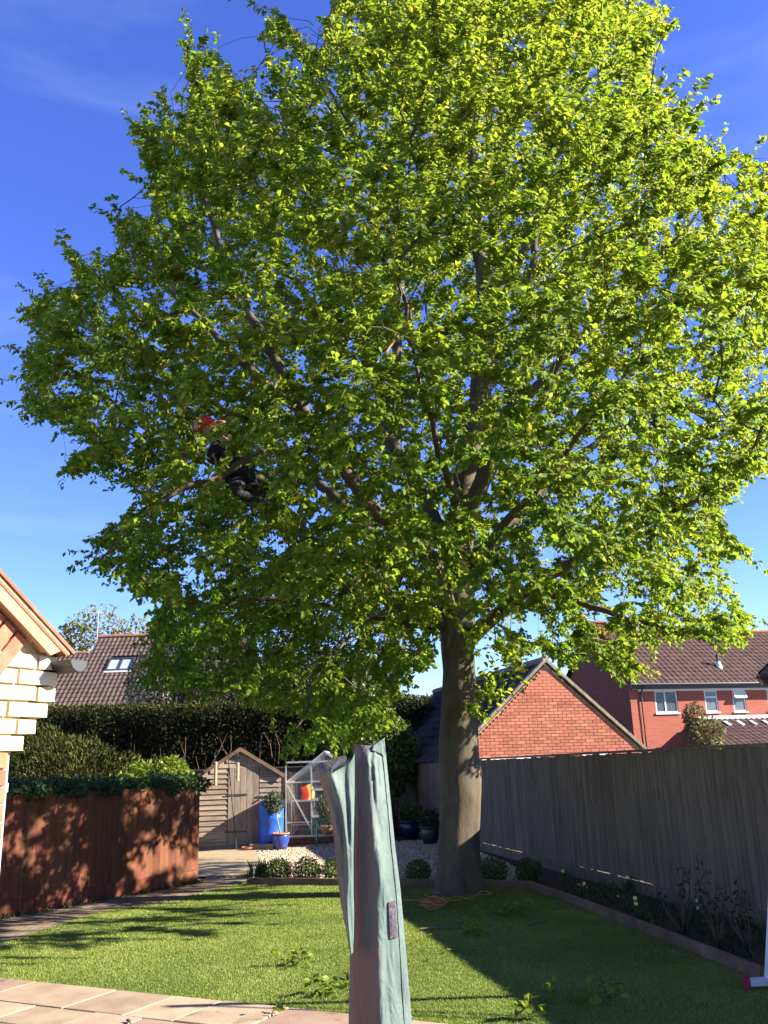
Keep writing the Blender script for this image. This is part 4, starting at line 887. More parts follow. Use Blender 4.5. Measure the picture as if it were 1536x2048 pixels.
mk('bearer', box(-hw, hw, -.01, .03, .0, .085), M['sheddoor'], sh)
side = [mk('side_board', ([(s*(hw+.002), .03, zz), (s*(hw+.022), .03, zz), (s*(hw+.004), .03, zz+.12), (s*(hw+.002), dp, zz), (s*(hw+.022), dp, zz), (s*(hw+.004), dp, zz+.12)], [(0, 1, 2), (3, 5, 4), (1, 4, 5, 2), (0, 3, 4, 1)]), M['shed'], sh) for s in (-1, 1) for zz in np.arange(.09, eh-.12, .113)]

# bird feeding pole with two feeders
pp = E('feeder_pole', (-3.52, 20.95, 0), 0, 'thin grey bird feeder pole leaning in front of the shed door', 'pole')
top = np.array([-.22, .0, 1.98])
mk('shaft', tube([(0, 0, 0), tuple(top)], .014, 8), M['steel'], pp)
hookL = [top, top+[-.03, -.02, .12], top+[-.14, -.04, .20], top+[-.27, -.06, .16], top+[-.30, -.06, .06], top+[-.27, -.06, .03]]
hookR = [top+[0, 0, -.02], top+[.02, -.02, .10], top+[.10, -.04, .14], top+[.20, -.06, .12], top+[.25, -.06, .04], top+[.23, -.06, .0]]
for hk in (hookL, hookR): mk('hook', tube(smoothpath(hk, .03), .008, 6), M['steel'], pp)
mk('hook', tube(smoothpath([top*.97, top*.97+[.05, -.02, .03], top*.97+[.09, -.03, -.03]], .03), .007, 6), M['steel'], pp)
def feeder(q, ln, lab, cage):
    q = np.array(q)+[-3.52, 20.95, 0]; o = E('bird_feeder', q-[0, 0, ln+.09], 0, lab, 'bird feeder')
    mk('wire', tube([(0, 0, ln), (0, 0, ln+.085)], .004, 5), M['steel'], o); mk('tube', lathe([(.028, .02), (.033, .03), (.033, ln-.04), (.028, ln-.03)], 12), M['seedcage'], o)
    mk('lid', lathe([(.042, ln-.035), (.045, ln-.02), (.012, ln)], 12), M['alu'], o); mk('base', lathe([(.02, 0), (.045, .006), (.045, .02), (.03, .022)], 12), M['alu' if not cage else 'seedcage'], o)
    for k in range(3): mk('perch', tube([(-.07, 0, .08+k*.12), (.07, 0, .08+k*.12)], .004, 5), M['steel'], o)
feeder(hookL[-1], .52, 'long slim pale bird feeder hanging left of the shed door', True)
feeder(hookR[-1], .40, 'shorter tube bird feeder hanging over the shed door', False)

# water butt, bay tree, slab, saucer
bo = E('water_butt', (-2.78, 21.15, 0), 0, 'tall bright blue plastic water barrel beside the shed', 'barrel')
mk('body', lathe([(.25, 0), (.27, .03), (.285, .12), (.285, .30), (.292, .32), (.285, .34), (.285, .64), (.292, .66), (.285, .68), (.285, .90), (.265, .98), (.25, 1.0)], 28), M['bluebarrel'], bo, True)
mk('rim', lathe([(.25, 1.001), (.262, 1.003), (.262, 1.03), (.235, 1.03), (.235, 1.005)], 28), M['bluebarrel'], bo, True); mk('tap', tube([(0, -.28, .16), (0, -.36, .16), (0, -.37, .12)], .018, 8), M['black'], bo)
def pot(name, loc, r, h, m, lab, belly=1.08, soil=True, group=None):
    o = E(name, (*loc, .02), 0, lab, 'pot', group)
    mk('body', lathe([(r*.62, 0), (r*.72, h*.08), (r*.95*belly, h*.55), (r*.98, h*.82), (r*.94, h*.90)], 24), M[m], o, True)
    mk('rim', lathe([(r*.94, h*.895), (r*1.06, h*.92), (r*1.08, h*.97), (r*1.03, h), (r*.9, h), (r*.88, h*.93)], 24), M['terracotta' if m == 'blueglaze' else m], o, True)
    mk('soil', lathe([(r*.87, h*.90), (r*.5, h*.935)], 20), M['soil'], o); return o
pot('glazed_pot', (-2.52, 20.75), .19, .34, 'blueglaze', 'blue glazed pot with rust streaks in front of the water barrel')
bay = bush('bay_tree', 'small round-headed bay tree on a thin stem in the blue pot', 'tree', (-2.52, 20.75, .33), [(900, ell((-2.66, 20.75, 1.0), (.23, .21, .24), .35, 3))], .07, .4, 'dark', stems=4, stemr=.006, vmean=.75, part='crown')
mk('trunk', tube([(0, 0, 0), (-.07, 0, .3), (-.13, 0, .62)], .012, 8), M['palepost'], bay, True)
tag(mk('terracotta_saucer', lathe([(.12, 0), (.15, .02), (.16, .06), (.14, .06), (.12, .03)], 16), M['terracotta'], loc=(-3.22, 20.75, .032)), 'orange terracotta saucer lying on the path by the shed door', 'saucer')
mk('trough', join(box(-.26, .26, -.10, .10, 0, .03), box(-.26, .26, -.10, -.08, .03, .11), box(-.26, .26, .08, .10, .03, .11), box(-.26, -.23, -.08, .08, .03, .11), box(.23, .26, -.08, .08, .03, .11)), M['conc_verge'], loc=(-2.93, 20.78, .032)); tag(bpy.data.objects['trough'], 'low grey trough on the ground before the blue barrel', 'trough')

# ------------------------------------------------------------------ greenhouse
gh = E('greenhouse', (-1.62, 22.0, 0), 0, 'small aluminium-framed glass greenhouse beside the shed', 'greenhouse')
W2, E1, R1, DP, B0 = .92, 1.40, 2.08, 2.4, .17
mk('plinth', join(box(-W2-.03, W2+.03, -.04, .04, 0, B0), box(-W2-.03, -W2+.05, .04, DP, 0, B0), box(W2-.05, W2+.03, .04, DP, 0, B0)), M['brick_e'], gh)
def fr(*L): mk('frame_bar', bar(*L), M['alu'], gh)
f_ = .035
for y in (0, DP):
    for s in (-1, 1):
        fr((s*W2, y, B0), (s*W2, y, E1), f_); fr((s*W2, y, E1), (0, y, R1), f_)
    fr((-W2, y, B0+.02), (W2, y, B0+.02), .04); fr((-W2, y, E1), (W2, y, E1), f_*.8)
for s in (-1, 1): fr((s*W2, 0, E1), (s*W2, DP, E1), .045); fr((s*W2, 0, B0+.02), (s*W2, DP, B0+.02), .04)
fr((0, 0, R1), (0, DP, R1), .045)
for k in range(1, 4):
    y = DP*k/4
    for s in (-1, 1): fr((s*W2, y, B0), (s*W2, y, E1), .025); fr((s*W2, y, E1), (0, y, R1), .025)
dl, dr, dt = -.32, .32, 1.86
for x in (dl, dr): fr((x, -.02, B0), (x, -.02, dt), .035)
fr((-W2, -.035, dt), (dr+.02, -.035, dt), .04); fr((-W2, -.035, dt), (-W2, -.035, E1), .03)
for zz in (.62, 1.0, 1.22): fr((dl, -.02, zz), (dr, -.02, zz), .05)
fr((-W2+.02, -.03, E1-.05), (dl+.02, -.03, .28), .03); fr((-W2, -.0, .50), (dl, -.0, .50), .03); fr((W2-.02, -.03, E1-.05), (dr-.02, -.03, .28), .03)
def pane(*c): mk('pane', ([tuple(q) for q in c], [tuple(range(len(c)))]), M['glass'], gh)
for y in (0, DP):
    zr = lambda x: E1+(R1-E1)*(1-abs(x)/W2)
    pane((-W2, y, B0), (dl, y, B0), (dl, y, zr(dl)), (-W2, y, E1)); pane((dr, y, B0), (W2, y, B0), (W2, y, E1), (dr, y, zr(dr)))
    pane((dl, y, B0), (dr, y, B0), (dr, y, zr(dr)), (0, y, R1), (dl, y, zr(dl)))
for s in (-1, 1):
    for k in range(4):
        a, b = DP*k/4, DP*(k+1)/4; pane((s*W2, a, B0), (s*W2, b, B0), (s*W2, b, E1), (s*W2, a, E1)); pane((s*W2, a, E1), (s*W2, b, E1), (0, b, R1), (0, a, R1))
st = E('staging_shelf', (-2.17, 22.5, 0), 0, 'grey metal staging shelf inside the greenhouse', 'shelf')
for zz in (.42, .95): mk('shelf', box(-.28, .28, -.3, .3, zz, zz+.03), M['alu'], st)
for x in (-.27, .27):
    for y in (-.29, .29): mk('leg', box(x-.015, x+.015, y-.015, y+.015, 0, .945), M['alu'], st)
def compost_bag(loc):
    o = E('compost_bag', loc, .3, 'red and yellow plastic bag standing on the greenhouse shelf', 'bag')
    for a, b, m in ((-.17, .0, 'bagred'), (.0, .17, 'bagyellow')):
        V, Fc = [], []
        for j in range(6):
            for i in range(5):
                x = a+(b-a)*i/4; t = j/5; V.append((x*(1-.25*t)+.03*math.sin(4*t), -.09*(1-t)*(1-(x/.2)**2)-.01+.012*math.sin(9*x*20+3*j), .33*t+.03*math.sin(14*x)*t))
        for j in range(5):
            for i in range(4): q = j*5+i; Fc.append((q, q+1, q+6, q+5))
        n = len(V); V += [(x, .03-y*.6, z) for x, y, z in V]; Fc += [tuple(n+k for k in f[::-1]) for f in Fc]
        mk('panel', (V, Fc), M[m], o, True)
compost_bag((-2.08, 22.45, .982))
tg = pot('terracotta_pot', (-2.3, 22.35), .11, .18, 'terracotta', 'small terracotta pot on the lower greenhouse shelf'); tg.location.z = .452
tg = pot('black_pot', (-2.03, 22.40), .14, .36, 'black', 'tall black plastic pot on the lower greenhouse shelf'); tg.location.z = .452

# terracotta bowl with lavender in a green wire stand
ws = E('wire_stand', (-1.52, 21.25, 0), 0, 'green metal wire plant stand before the greenhouse', 'plant stand')
for x in (-.24, .24):
    for y in (-.2, .2): mk('post', bar((x, y, 0), (x, y, .62), .022), M['greenmetal'], ws)
for zz in (.28, .45, .60):
    mk('rail', join(bar((-.24, -.2, zz), (.24, -.2, zz), .012), bar((-.24, .2, zz), (.24, .2, zz), .012), bar((-.24, -.2, zz), (-.24, .2, zz), .012), bar((.24, -.2, zz), (.24, .2, zz), .012)), M['greenmetal'], ws)
mk('wire_panel', join(*[bar((-.24+.06*i, .2, .05), (-.24+.06*i, .2, .60), .006) for i in range(1, 8)], *[bar((-.24+.06*i, -.2, .05), (-.24+.06*i, -.2, .28), .006) for i in range(1, 8)]), M['greenmetal'], ws)
tb = E('terracotta_bowl', (-1.52, 21.25, .24), 0, 'shallow terracotta bowl resting in the green wire stand', 'pot')
mk('body', lathe([(.06, 0), (.1, .03), (.17, .13), (.19, .17)], 20), M['terracotta'], tb, True); mk('rim', lathe([(.19, .171), (.205, .175), (.205, .20), (.18, .20), (.175, .18)], 20), M['terracotta'], tb, True); mk('soil', lathe([(.176, .175), (.08, .185)], 16), M['soil'], tb)
bush('lavender', 'grey-green lavender growing in the terracotta bowl', 'plant', (-1.52, 21.25, .42), [(1500, ell((-1.52, 21.25, .80), (.23, .2, .30), .3, 3))], .10, .16, 'lavender', 'grey', stems=8, stemr=.006)
# pots in the shade by the right fence
pot('glazed_pot', (.36, 22.6), .27, .40, 'darkglaze', 'large dark blue pot in the shade by the fence corner')
bush('potted_shrub', 'low yellowish shrub growing in the dark blue pot', 'plant', (.36, 22.6, .38), [(700, ell((.36, 22.6, .58), (.3, .26, .22), .4, 3))], .08, .5, 'box', stems=5, stemr=.008)
pot('black_pot', (.78, 20.9), .22, .36, 'black', 'black plastic pot with leafy plant beside the tree trunk')
bush('potted_shrub', 'dark leafy plant growing in the black pot near the trunk', 'plant', (.78, 20.9, .34), [(500, ell((.78, 20.9, .55), (.25, .22, .2), .4, 3))], .08, .5, 'dark', stems=5, stemr=.008)
cmp_ = E('timber_trellis', (.22, 24.0, 0), 0, 'dark timber post and rail leaning by the fence corner', 'trellis')
mk('post', box(.1, .2, -.05, .05, 0, 1.25), M['felt'], cmp_); mk('rail', box(-.5, .1, -.03, .03, .85, .92), M['felt'], cmp_); mk('box_side', box(-.5, .08, -.25, .25, 0, .6), M['hedgecore'], cmp_)

# ------------------------------------------------------------------ low planting
for x, y, r, lab in ((-1.83, 14.82, .21, 'clipped box ball next to the spiky iris clump'), (-1.38, 14.72, .22, 'clipped box ball between two others on the sunny gravel edge'), (-.93, 14.66, .20, 'clipped box ball half behind the green fabric cover'), (.33, 14.3, .19, 'shaded clipped box ball left of the tree trunk'), (1.42, 14.0, .21, 'shaded clipped box ball right of the tree trunk'), (1.95, 13.9, .2, 'shaded low box shrub at the border corner')):
    bush('box_ball', lab, 'shrub', (x, y, 0), [(1500, ell((x, y, r*.82), (r, r, r*.85), .22, 5, .01))], .035, .6, 'box', group='box balls along the gravel edge', stems=5, stemr=.006)
ic = E('iris_clump', (-2.12, 14.95, 0), 0, 'spiky clump of upright leaves at the gravel corner', 'plant')
P = np.concatenate([rng.normal(0, .09, (60, 2)), np.zeros((60, 1))], 1); tag(leaves('leaf_blades', P, np.array([0, 0, 1])+rng.normal(0, .16, (60, 3)), rdir(60), rng.uniform(.2, .38, 60), .022, M['ivy'], ic, rng.uniform(.6, 1, 60)), kind='stuff')
# border plants: pale daffodils and bare rose stems
for k, (px, py, lab) in enumerate([(1283, 1835, 'pale yellow daffodil with two blooms at the middle of the border'), (1388, 1845, 'pale daffodil among the bare rose stems in the border'), (1163, 1790, 'small cream flower close to the border edging corner'), (1257, 1775, 'single yellowish flower standing against the fence foot'), (1130, 1760, 'tiny pale flower in the darkest part of the border')]):
    g_ = G(px, py+12); o = E('daffodil', g_, 0, lab, 'flower', 'pale flowers in the shaded border'); n = 14
    tag(leaves('leaf_blades', np.concatenate([rng.normal(0, .03, (n, 2)), np.zeros((n, 1))], 1), np.array([0, 0, 1])+rng.normal(0, .3, (n, 3)), rdir(n), rng.uniform(.14, .26, n), .014, M['ivy'], o, rng.uniform(.4, 1, n)), kind='stuff')
    for j in range(2 if k < 2 else 1):
        t = np.array([rng.normal(0, .05), rng.normal(0, .05), .20+.06*j]); mk('stem', tube([(0, 0, 0), tuple(t*.6+[.01, 0, .03]), tuple(t)], .004, 5), M['stem'], o)
        mk('flower', join(*[([tuple(t), tuple(t+[.017*math.cos(a-.5), -.012, .017*math.sin(a-.5)]), tuple(t+[.027*math.cos(a), -.02, .027*math.sin(a)]), tuple(t+[.017*math.cos(a+.5), -.012, .017*math.sin(a+.5)])], [(0, 1, 2, 3)]) for a in np.arange(6)*math.pi/3], tube([tuple(t), tuple(t+[0, -.04, 0])], [.012, .018], 8)), M['petal'], o)
for k, (px, py, n, lab) in enumerate([(1370, 1868, 9, 'bare thorny rose bush with dark stems against the grey fence'), (1440, 1895, 10, 'bushy bare-stemmed rose near the ladder foot'), (1500, 1905, 7, 'thin bare rose stems beside the ladder rail')]):
    g_ = G(px, py); o = E('rose_bush', g_, 0, lab, 'bush', 'rose bushes in the border'); P = []; 
    for i in range(n):
        a = rng.uniform(0, 6.28); e = np.array([math.cos(a)*.3*rng.random(), math.sin(a)*.2*rng.random(), rng.uniform(.3, .75)]); s_ = [np.zeros(3), e*.5+rng.normal(0, .03, 3), e]
        mk('stem', tube(smoothpath(s_, .1), [float(q) for q in np.linspace(.011, .004, len(smoothpath(s_, .1)))], 5), M['twig'], o, True); P += [s_[1]+(e-s_[1])*t for t in rng.random(9)]
    P = np.array(P)+rng.normal(0, .03, (len(P), 3)); tag(leaves('foliage', P, rdir(len(P)), np.array([0, 0, 1])+rng.normal(0, .5, (len(P), 3)), .05, .03, M['dark'], o), kind='stuff')
n = 900; x = rng.uniform(2.2, 3.6, n); y = rng.uniform(7, 13, n); k = (x < FX(y)-.1) & ~inpoly(x, y, LAWN) & (x > np.interp(y, [7.5, 8.5, 10.2, 13.2], [2.8, 2.75, 2.5, 1.95])); P = np.stack([x, y, np.full(n, .0)], 1)[k]; n = len(P)
tag(leaves('ground_cover', P, np.array([0, 0, .7])+rng.normal(0, .5, (n, 3)), rdir(n), rng.uniform(.06, .16, n), .02, M['ivy']), 'dark low leafy ground cover in the shaded border', 'plants', kind='stuff')
n = 500; t = rng.uniform(0, 6.5, n); P = np.concatenate([C0-d*t[:, None]+np.array([.10, -.06])+rng.normal(0, .035, (n, 2)), np.zeros((n, 1))], 1)
tag(leaves('fence_foot_weeds', P, np.array([0, 0, .8])+rng.normal(0, .5, (n, 3)), rdir(n), rng.uniform(.03, .09, n), .022, M['ivy']), 'small weeds and dead leaves along the stained fence foot', 'weeds', kind='stuff')

# ------------------------------------------------------------------ fallen sprigs, sticks, rope
SPR = [(1035, 1830, .34, 70, 'large fallen leafy branch tip in the shade right of the rope'), (965, 1877, .24, 40, 'fallen leafy twig on the shaded lawn near the stick'), (1212, 2008, .20, 34, 'fallen sprig with big pale leaves on the darkest lawn'), (1110, 2005, .12, 12, 'two fallen leaves just inside the lawn shadow edge'), (595, 1936, .15, 26, 'small fallen sprig on the sunny lawn beside the green cover'), (668, 1993, .20, 46, 'bright fallen leafy sprig at the lawn edge by the patio'), (1062, 2044, .14, 22, 'fallen leaf sprig on the sunlit lawn by the shadow line'), (560, 2034, .07, 6, 'fallen leaf lying on the patio slab')]
for px, py, sz, n, lab in SPR:
    g_ = G(px, py); o = E('fallen_sprig', (g_[0], g_[1], .03), rng.uniform(-.5, .5), lab, 'sprig', 'leafy sprigs fallen from the tree')
    st = smoothpath([(-sz*.8, 0, .0), (-sz*.2, .04, .04), (sz*.45, -.03, .03)], .03); mk('twig', tube(st, [float(q) for q in np.linspace(.006, .002, len(st))], 5), M['twig'], o)
    P = st[rng.integers(0, len(st), n)]+rng.normal(0, 1, (n, 3))*np.array([sz*.3, sz*.3, .045]); P[:, 2] = np.abs(P[:, 2])+.01
    tag(leaves('leaves', P, rng.normal(0, 1, (n, 3))*np.array([1, 1, .35])+np.array([0, 0, .12]), np.array([0, 0, .8])+rng.normal(0, .5, (n, 3)), rng.uniform(.045, .085, n), rng.uniform(.035, .06, n), M['bright'], o), kind='stuff')
n = 90; x = rng.uniform(-2, 2.5, n); y = rng.uniform(6.8, 12.5, n); P = np.stack([x, y, np.full(n, .035)], 1)[inpoly(x, y, LAWN)]; n = len(P)
tag(leaves('scattered_leaves', P, rng.normal(0, 1, (n, 3))*np.array([1, 1, .2]), np.array([0, 0, 1])+rng.normal(0, .3, (n, 3)), rng.uniform(.03, .06, n), rng.uniform(.02, .04, n), M['bright']), 'scattered single fallen leaves dotted over the lawn', 'leaves', kind='stuff')
for a, b, lab in (((840, 1858), (925, 1853), 'thin pale stick lying on the shaded lawn below the rope'), ((680, 1956), (706, 1966), 'short brown stick on the lawn behind the green cover'), ((1055, 1848), (1095, 1843), 'short cut branch piece beside the large fallen branch'), ((255, 2040), (262, 2048), 'tiny dark twig on the patio slabs')):
    p, q = G(*a, .035), G(*b, .035); o = mk('stick', tube([p, (p*.6+q*.4)+np.array([0, .02, .0]), q], [.012, .010, .006], 6), M['deadtwig']); tag(o, lab, 'stick')
# orange climbing rope heaped at the trunk foot
ctl = [G(800, 1806), G(835, 1813)]
for i in range(34):
    c = G(868+38*math.cos(i*1.9+.4*math.sin(i))*(.4+.6*rng.random()), 1812+10*math.sin(i*1.9)*(.4+.6*rng.random())); ctl.append(c)
for px, py in ((915, 1802), (940, 1805), (965, 1795), (985, 1800), (955, 1797), (900, 1808), (880, 1795), (850, 1800), (895, 1818), (860, 1825), (840, 1812)): ctl.append(G(px, py))
pts = smoothpath([np.array([c[0], c[1], .03+.05*rng.random()]) for c in ctl], .03)
tag(mk('climbing_rope', tube(pts, .0058, 6), M['rope'], None, True), 'tangled orange climbing rope heaped at the trunk foot', 'rope')
p1 = [AY(826, 615, 13.2), AY(812, 650, 13.15), AY(795, 672, 13.1), AY(775, 700, 13.05), AY(758, 728, 13.0)]
tag(mk('climbing_line', tube(smoothpath(p1, .1), .022, 6), M['rope'], None, True), 'orange rope line slung over a high limb of the tree', 'rope')

# ------------------------------------------------------------------ ladder at the right edge
la = E('ladder', (2.76, 7.34, .03), 0, 'pale aluminium ladder standing on the lawn edge at the border', 'ladder')
topv = Vector((.30, -.50, 2.5))
for x in (0, .40): mk('rail', bar((x, 0, .03), (x+topv.x, topv.y, topv.z), .03, .075), M['ladder'], la)
for i in range(1, 10):
    t = i/10; mk('rung', bar((.015+topv.x*t, topv.y*t, .03+topv.z*t), (.385+topv.x*t, topv.y*t, .03+topv.z*t), .028), M['ladder'], la)
sb = mk('stabiliser', box(-.158, .60, -.03, .03, .0, .05), M['ladder'], la)
for x in (-.20, .60): mk('foot', box(x+.008, x+.042, -.04, .04, -.02, .065), M['redrubber'], sb)
for x in (.1, .5): mk('prop_leg', bar((x+topv.x-.1, topv.y-.0, topv.z-.15), (x, -1.15, -.02), .03), M['ladder'], la)

# ------------------------------------------------------------------ fabric cover over the folded clothes dryer
cvx, cvy = -.10, 4.0
cv = E('fabric_cover', (cvx, cvy, 0), 0, 'faded green fabric cover tied over a folded clothes dryer', 'cover')
def covermat():
    m = bpy.data.materials.new('faded_cover'); m.use_nodes = True; t = m.node_tree; N = t.nodes.new; L = t.links.new; p = t.nodes['Principled BSDF']
    p.inputs['Roughness'].default_value = .62; p.inputs['Specular IOR Level'].default_value = .35
    tc = N('ShaderNodeTexCoord'); sp = N('ShaderNodeSeparateXYZ'); L(tc.outputs['Object'], sp.inputs[0])
    n = N('ShaderNodeTexNoise'); n.inputs['Scale'].default_value = 5; n.inputs['Detail'].default_value = 8; n.inputs['Roughness'].default_value = .65; mp = N('ShaderNodeMapping'); mp.inputs['Scale'].default_value = (2.2, 2.2, .7); L(tc.outputs['Object'], mp.inputs[0]); L(mp.outputs[0], n.inputs['Vector'])
    # sun-bleached brown streak down the fold that faces the lawn
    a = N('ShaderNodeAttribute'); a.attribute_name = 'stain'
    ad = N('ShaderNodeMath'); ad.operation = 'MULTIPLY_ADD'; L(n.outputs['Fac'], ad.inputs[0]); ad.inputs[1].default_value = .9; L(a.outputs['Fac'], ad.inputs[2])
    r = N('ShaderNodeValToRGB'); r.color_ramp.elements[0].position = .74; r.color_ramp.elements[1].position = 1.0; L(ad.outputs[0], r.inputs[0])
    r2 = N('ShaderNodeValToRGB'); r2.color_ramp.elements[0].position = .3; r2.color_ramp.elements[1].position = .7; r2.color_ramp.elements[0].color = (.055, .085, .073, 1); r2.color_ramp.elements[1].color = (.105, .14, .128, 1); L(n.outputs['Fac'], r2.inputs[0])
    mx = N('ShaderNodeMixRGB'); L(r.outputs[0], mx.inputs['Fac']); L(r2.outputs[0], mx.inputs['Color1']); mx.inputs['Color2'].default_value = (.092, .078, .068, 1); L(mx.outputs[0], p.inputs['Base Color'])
    b = N('ShaderNodeBump'); b.inputs['Strength'].default_value = .6; b.inputs['Distance'].default_value = .02
    n2 = N('ShaderNodeTexNoise'); n2.inputs['Scale'].default_value = 9; n2.inputs['Detail'].default_value = 5; n2.inputs['Distortion'].default_value = 1.2; L(mp.outputs[0], n2.inputs['Vector']); L(n2.outputs['Fac'], b.inputs['Height']); L(b.outputs[0], p.inputs['Normal'])
    return m
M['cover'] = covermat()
def loft(name, rows, n, fn, parent, m, caps=True):
    V, Fc, stn = [], [], []
    for i in range(rows+1):
        for k in range(n): q, s = fn(i/rows, 2*math.pi*k/n); V.append(q); stn.append(s)
    for i in range(rows):
        for k in range(n): Fc.append((i*n+k, i*n+(k+1) % n, (i+1)*n+(k+1) % n, (i+1)*n+k))
    if caps: Fc.append(tuple(range(rows*n, rows*n+n)))
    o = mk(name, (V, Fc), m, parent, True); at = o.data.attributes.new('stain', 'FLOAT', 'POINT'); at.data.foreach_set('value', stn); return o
EDL = [(2400, 694), (2048, 697), (1880, 700), (1700, 704), (1600, 706), (1520, 707), (1496, 709)]; EDR = [(2400, 850), (2048, 824), (1900, 812), (1780, 801), (1700, 791), (1580, 779), (1520, 773), (1488, 769)]
def nz1(a, b, c): return float(noise3(np.array([[a+11.3, b+5.1, c*3.7+.5]]), 1.0)[0])
def bodyfn(t, a):
    y = 2330+(1487-2330)*t; l = np.interp(y, [e[0] for e in EDL][::-1], [e[1] for e in EDL][::-1]); r = np.interp(y, [e[0] for e in EDR][::-1], [e[1] for e in EDR][::-1])
    p, q = AY(l, y, cvy), AY(r, y, cvy); cx = (p[0]+q[0])/2; hw_ = (q[0]-p[0])/2; z = (p[2]+q[2])/2
    # draped tube: a ridge towards the lawn, one facet either side, soft pleats behind
    ca, sa = math.cos(a), math.sin(a); u = ca; ur = -.02+.10*math.sin(1.7*z+.4)
    x = cx+hw_*(u+.03*math.sin(6*z)*(1-u*u)); dep = .105*(.8+.5*(1-t))
    if sa < 0:
        k_ = 1-abs(u-ur)/(1+ur if u < ur else 1-ur); yy = -dep*max(0, k_)**.72
        wr = (.055*(nz1(u*1.6+z*.9, z*2.3, 1)-.5)+.030*(nz1(u*4+z*2.2, z*5, 2)-.5)+.014*(nz1(u*9-z*4, z*13, 3)-.5))*(1 if u > ur+.12 else .28)*(1-u*u)
        wr -= .016*math.exp(-((u-.34-.16*math.sin(3.1*z+1))/.05)**2)*max(0, math.sin(4*z+.6))
    else: yy = dep*.8*sa**.8*(1+.08*math.sin(9*a)); wr = 0
    tp_ = max(0, t-.97)/.03; zz = z+tp_*(.022*max(0, u)**2-.012*(1-abs(u))); yy *= 1-.55*tp_
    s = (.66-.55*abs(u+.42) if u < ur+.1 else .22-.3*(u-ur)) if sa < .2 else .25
    return (x-cvx, yy+wr, zz), float(np.clip(s, 0, .66))
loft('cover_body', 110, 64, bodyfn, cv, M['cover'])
FLL = [(1905, 699), (1870, 693), (1800, 680), (1740, 673), (1680, 668), (1610, 656), (1570, 642), (1540, 630), (1528, 636), (1518, 660), (1508, 690)]
def flapfn(t, a):
    y = 1905+(1508-1905)*t; l = np.interp(y, [e[0] for e in FLL][::-1], [e[1] for e in FLL][::-1]); r = 709
    p, q = AY(l, y, cvy-.09), AY(r, y, cvy-.09); cx = (p[0]+q[0])/2; hw_ = (q[0]-p[0])/2; z = p[2]
    ca, sa = math.cos(a), math.sin(a); u = ca; ur = .62-.95*t**2; dep = .085*(.25+.75*t)
    if sa < 0:
        k_ = max(0, 1-abs(u-ur)/(1+ur if u < ur else 1-ur)); yy = -dep*k_**.7
        yy += (.07*(nz1(u*1.3-z, z*3, 4)-.5)+.035*(nz1(u*3+z*3, z*6, 5)-.5)+.012*(nz1(u*8, z*14, 6)-.5)+.03*math.exp(-((u-.5)/.16)**2)*t)*(1-u*u)
    else: yy = dep*.4*sa
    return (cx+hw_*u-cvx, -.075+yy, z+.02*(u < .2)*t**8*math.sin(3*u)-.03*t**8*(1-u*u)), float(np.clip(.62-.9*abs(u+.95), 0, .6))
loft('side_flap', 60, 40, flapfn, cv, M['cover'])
pk = [AY(748, 1491, cvy-.045), AY(768, 1487, cvy-.02), AY(770, 1475, cvy+.01), AY(752, 1484, cvy+.03), AY(745, 1500, cvy-.05), AY(773, 1512, cvy-.02)]
mk('top_corner', ([tuple(p-np.array([cvx, cvy, 0])) for p in pk], [(0, 1, 2, 3), (4, 5, 1, 0)]), M['cover'], cv)
V = []
for j in range(7):
    tt_ = (2330-(1872-12*j))/(2330-1487)
    for i in range(4):
        q_, _s = bodyfn(tt_, -math.acos(.46+.27*i/3)); V.append((q_[0]+.002, q_[1]-.006, q_[2]))
mk('velcro_patch', (V+[(x, y+.02, z) for x, y, z in V], [(j*4+i, j*4+i+1, j*4+i+5, j*4+i+4) for j in range(6) for i in range(3)]+[(4*j, 4*j+4, 4*j+32, 4*j+28) for j in range(6)]+[(4*j+3, 4*j+31, 4*j+35, 4*j+7) for j in range(6)]+[(24+i, 25+i, 53+i, 52+i) for i in range(3)]), M['velcro'], cv)
SE = [bodyfn(tt_, -math.acos(.80-.02*math.sin(6*tt_)))[0] for tt_ in np.linspace(.05, .97, 60)]
mk('seam', tube([(x, y-.001, z) for x, y, z in SE], .003, 5), M['cover'], cv, True)
mk('pole', tube([(0, 0, 0), (0, 0, 1.7)], .022, 10), M['alu'], cv); mk('base', lathe([(.05, 0), (.24, .005), (.25, .05), (.10, .08), (.035, .25)], 20), M['conc_verge'], cv)

